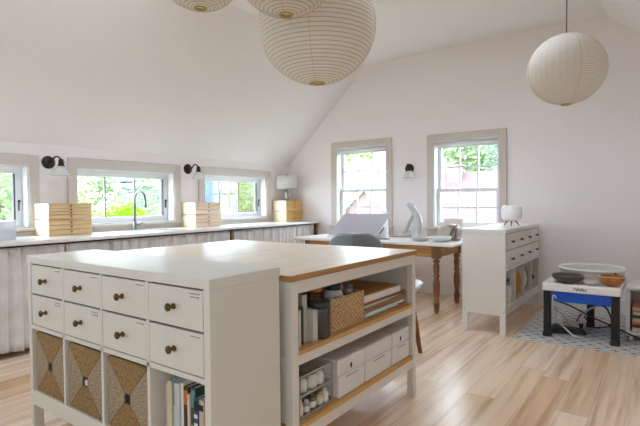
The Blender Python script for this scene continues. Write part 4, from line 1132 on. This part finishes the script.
def house(label, x0, x1, y0, y1, eave, ridge, wallc, roofc, axis, chim=None, chimc=(142, 106, 100)):
    t = thing('neighbour_house', label, 'house', ((x0+x1)/2, (y0+y1)/2, -3.0))
    hx, hy = (x1-x0)/2, (y1-y0)/2; e, rz = eave+3, ridge+3
    wm_ = mat('siding_%02x%02x%02x' % wallc, wallc, .85, var=.06, vscale=3)
    rm = mat('roofing_%02x%02x%02x' % roofc, roofc, .85, var=.1, vscale=6)
    wh = mat('house_trim', (206, 204, 204), .6)
    if axis == 'y':      # ridge along y, gable end faces -y
        MB().prism([(-hx, 0), (hx, 0), (hx, e), (0, rz), (-hx, e)], 'y', -hy, hy).build('walls', wm_, t)
        for s in (-1, 1):
            MB().prism([(0, rz+.02), (s*(hx+.3), e-.3*(rz-e)/hx+.02), (s*(hx+.3), e-.3*(rz-e)/hx+.14), (0, rz+.16)], 'y', -hy-.07, hy+.25).build('roof_plane', rm, t)
            MB().prism([(0, rz-.06), (s*(hx+.3), e-.3*(rz-e)/hx+.02), (s*(hx+.3), e-.3*(rz-e)/hx+.13), (0, rz+.15)], 'y', -hy-.12, -hy-.08).build('rake_board', wh, t)
    else:
        MB().prism([(-hy, 0), (hy, 0), (hy, e), (0, rz), (-hy, e)], 'x', -hx, hx).build('walls', wm_, t)
        for s in (-1, 1):
            MB().prism([(0, rz+.02), (s*(hy+.3), e-.3*(rz-e)/hy+.02), (s*(hy+.3), e-.3*(rz-e)/hy+.14), (0, rz+.16)], 'x', -hx-.25, hx+.25).build('roof_plane', rm, t)
        box((-hx-.25, -hy-.42, e-.42), (hx+.25, -hy-.3, e-.24)).build('gutter', wh, t)
    if chim:
        cx, cy, w, z1 = chim
        c_ = box((cx-w, cy-w, rz-.6), (cx+w, cy+w, z1+3)).build('chimney', mat('chimney_%02x%02x%02x' % chimc, chimc, .9, var=.12, vscale=8), t)
        box((cx-w-.05, cy-w-.05, z1+3), (cx+w+.05, cy+w+.05, z1+3.06)).build('chimney_cap', mat('chimney_%02x%02x%02x' % chimc, chimc), c_)
    return t
house('neighbouring gabled house with pink wall and white rakes, first tall window', -9.75, -6.75, 14.0, 18.0, .3, 1.62, (136, 108, 104), (124, 118, 122), 'y')
house('neighbouring long pink-roofed house with brick chimney, second tall window', -6.3, -1.0, 13.9, 17.5, .62, 2.0, (110, 90, 88), (88, 68, 67), 'x', (-1.98, -.25, .2, 2.31))
house('white gabled house beyond the pink one, first tall window', -16.2, -12.2, 23.0, 27.0, 2.1, 3.5, (190, 190, 194), (150, 146, 152), 'y', (1.35, -1.4, .26, 4.3), (206, 204, 206))
house('pale blue-white house seen through the corner window', -26, -18.5, 15.7, 20.8, 2.6, 3.8, (74, 86, 94), (84, 90, 96), 'x')

# ------------------------------------------------------------------ light
w = bpy.data.worlds.new('sky'); SC.world = w; w.use_nodes = True
nt = w.node_tree; bg = nt.nodes['Background']
tc = nt.nodes.new('ShaderNodeTexCoord'); n = nt.nodes.new('ShaderNodeTexNoise'); n.inputs['Scale'].default_value = 2.2; n.inputs['Detail'].default_value = 5
nt.links.new(tc.outputs['Generated'], n.inputs['Vector'])
rp = nt.nodes.new('ShaderNodeValToRGB'); rp.color_ramp.elements[0].position = .42; rp.color_ramp.elements[1].position = .62
rp.color_ramp.elements[0].color = (.60, .76, 1.0, 1); rp.color_ramp.elements[1].color = (.78, .87, 1.0, 1)
nt.links.new(n.outputs['Fac'], rp.inputs['Fac']); nt.links.new(rp.outputs['Color'], bg.inputs['Color'])
bg.inputs['Strength'].default_value = 7.0
def portal(name, loc, rot, sx, sy):
    l = bpy.data.lights.new(name, 'AREA'); l.shape = 'RECTANGLE'; l.size = sx; l.size_y = sy; l.cycles.is_portal = True
    o = bpy.data.objects.new(name, l); COL.objects.link(o); o.location = loc; o.rotation_euler = rot
for a, b in LW: portal('daylight_portal', (XL-T-.02, (a+b)/2, sum(LZ)/2), (0, -pi/2, 0), LZ[1]-LZ[0], b-a)
for i, (a, b) in enumerate(BW): portal('daylight_portal', ((a+b)/2, YB+T+.02, sum(BZ[i])/2), (-pi/2, 0, 0), b-a, BZ[i][1]-BZ[i][0])
for a, b in RW: portal('daylight_portal', (XR+T+.02, (a+b)/2, 1.275), (0, pi/2, 0), .65, b-a)
for i, (a, b) in enumerate(FW): portal('daylight_portal', ((a+b)/2, YF-T-.02, sum(FZ[i])/2), (pi/2, 0, 0), b-a, FZ[i][1]-FZ[i][0])

for k in ADDED_SKYS: portal('daylight_portal', ((k[0]+k[1])/2, (k[2]+k[3])/2, ZC+.2), (0, 0, 0), k[1]-k[0], k[3]-k[2])
# ------------------------------------------------------------------ camera
f, yaw, pitch, roll = 473.2, .62834, .02338, -.00993
F = Vector((-sin(yaw)*cos(pitch), cos(yaw)*cos(pitch), -sin(pitch)))
R0 = F.cross(Vector((0, 0, 1))).normalized(); U0 = R0.cross(F)
Rr = R0*cos(roll) + U0*sin(roll); Ur = -R0*sin(roll) + U0*cos(roll)
cd = bpy.data.cameras.new('camera'); cam = bpy.data.objects.new('camera', cd); COL.objects.link(cam)
cd.sensor_width = 36; cd.lens = f/640*36; cd.clip_start = .05; cd.clip_end = 300
mw = Matrix((Rr, Ur, -F)).transposed().to_4x4(); mw.translation = (0, 0, 1.2)
cam.matrix_world = mw
SC.camera = cam
SC.view_settings.view_transform = 'Standard'; SC.view_settings.look = 'None'
SC.view_settings.exposure = 1.36; SC.view_settings.gamma = 1; SC.view_settings.use_curve_mapping = False
SC.cycles.use_denoising = True
SC.cycles.max_bounces = 12; SC.cycles.diffuse_bounces = 8; SC.cycles.transparent_max_bounces = 16
SC.cycles.sample_clamp_indirect = 6
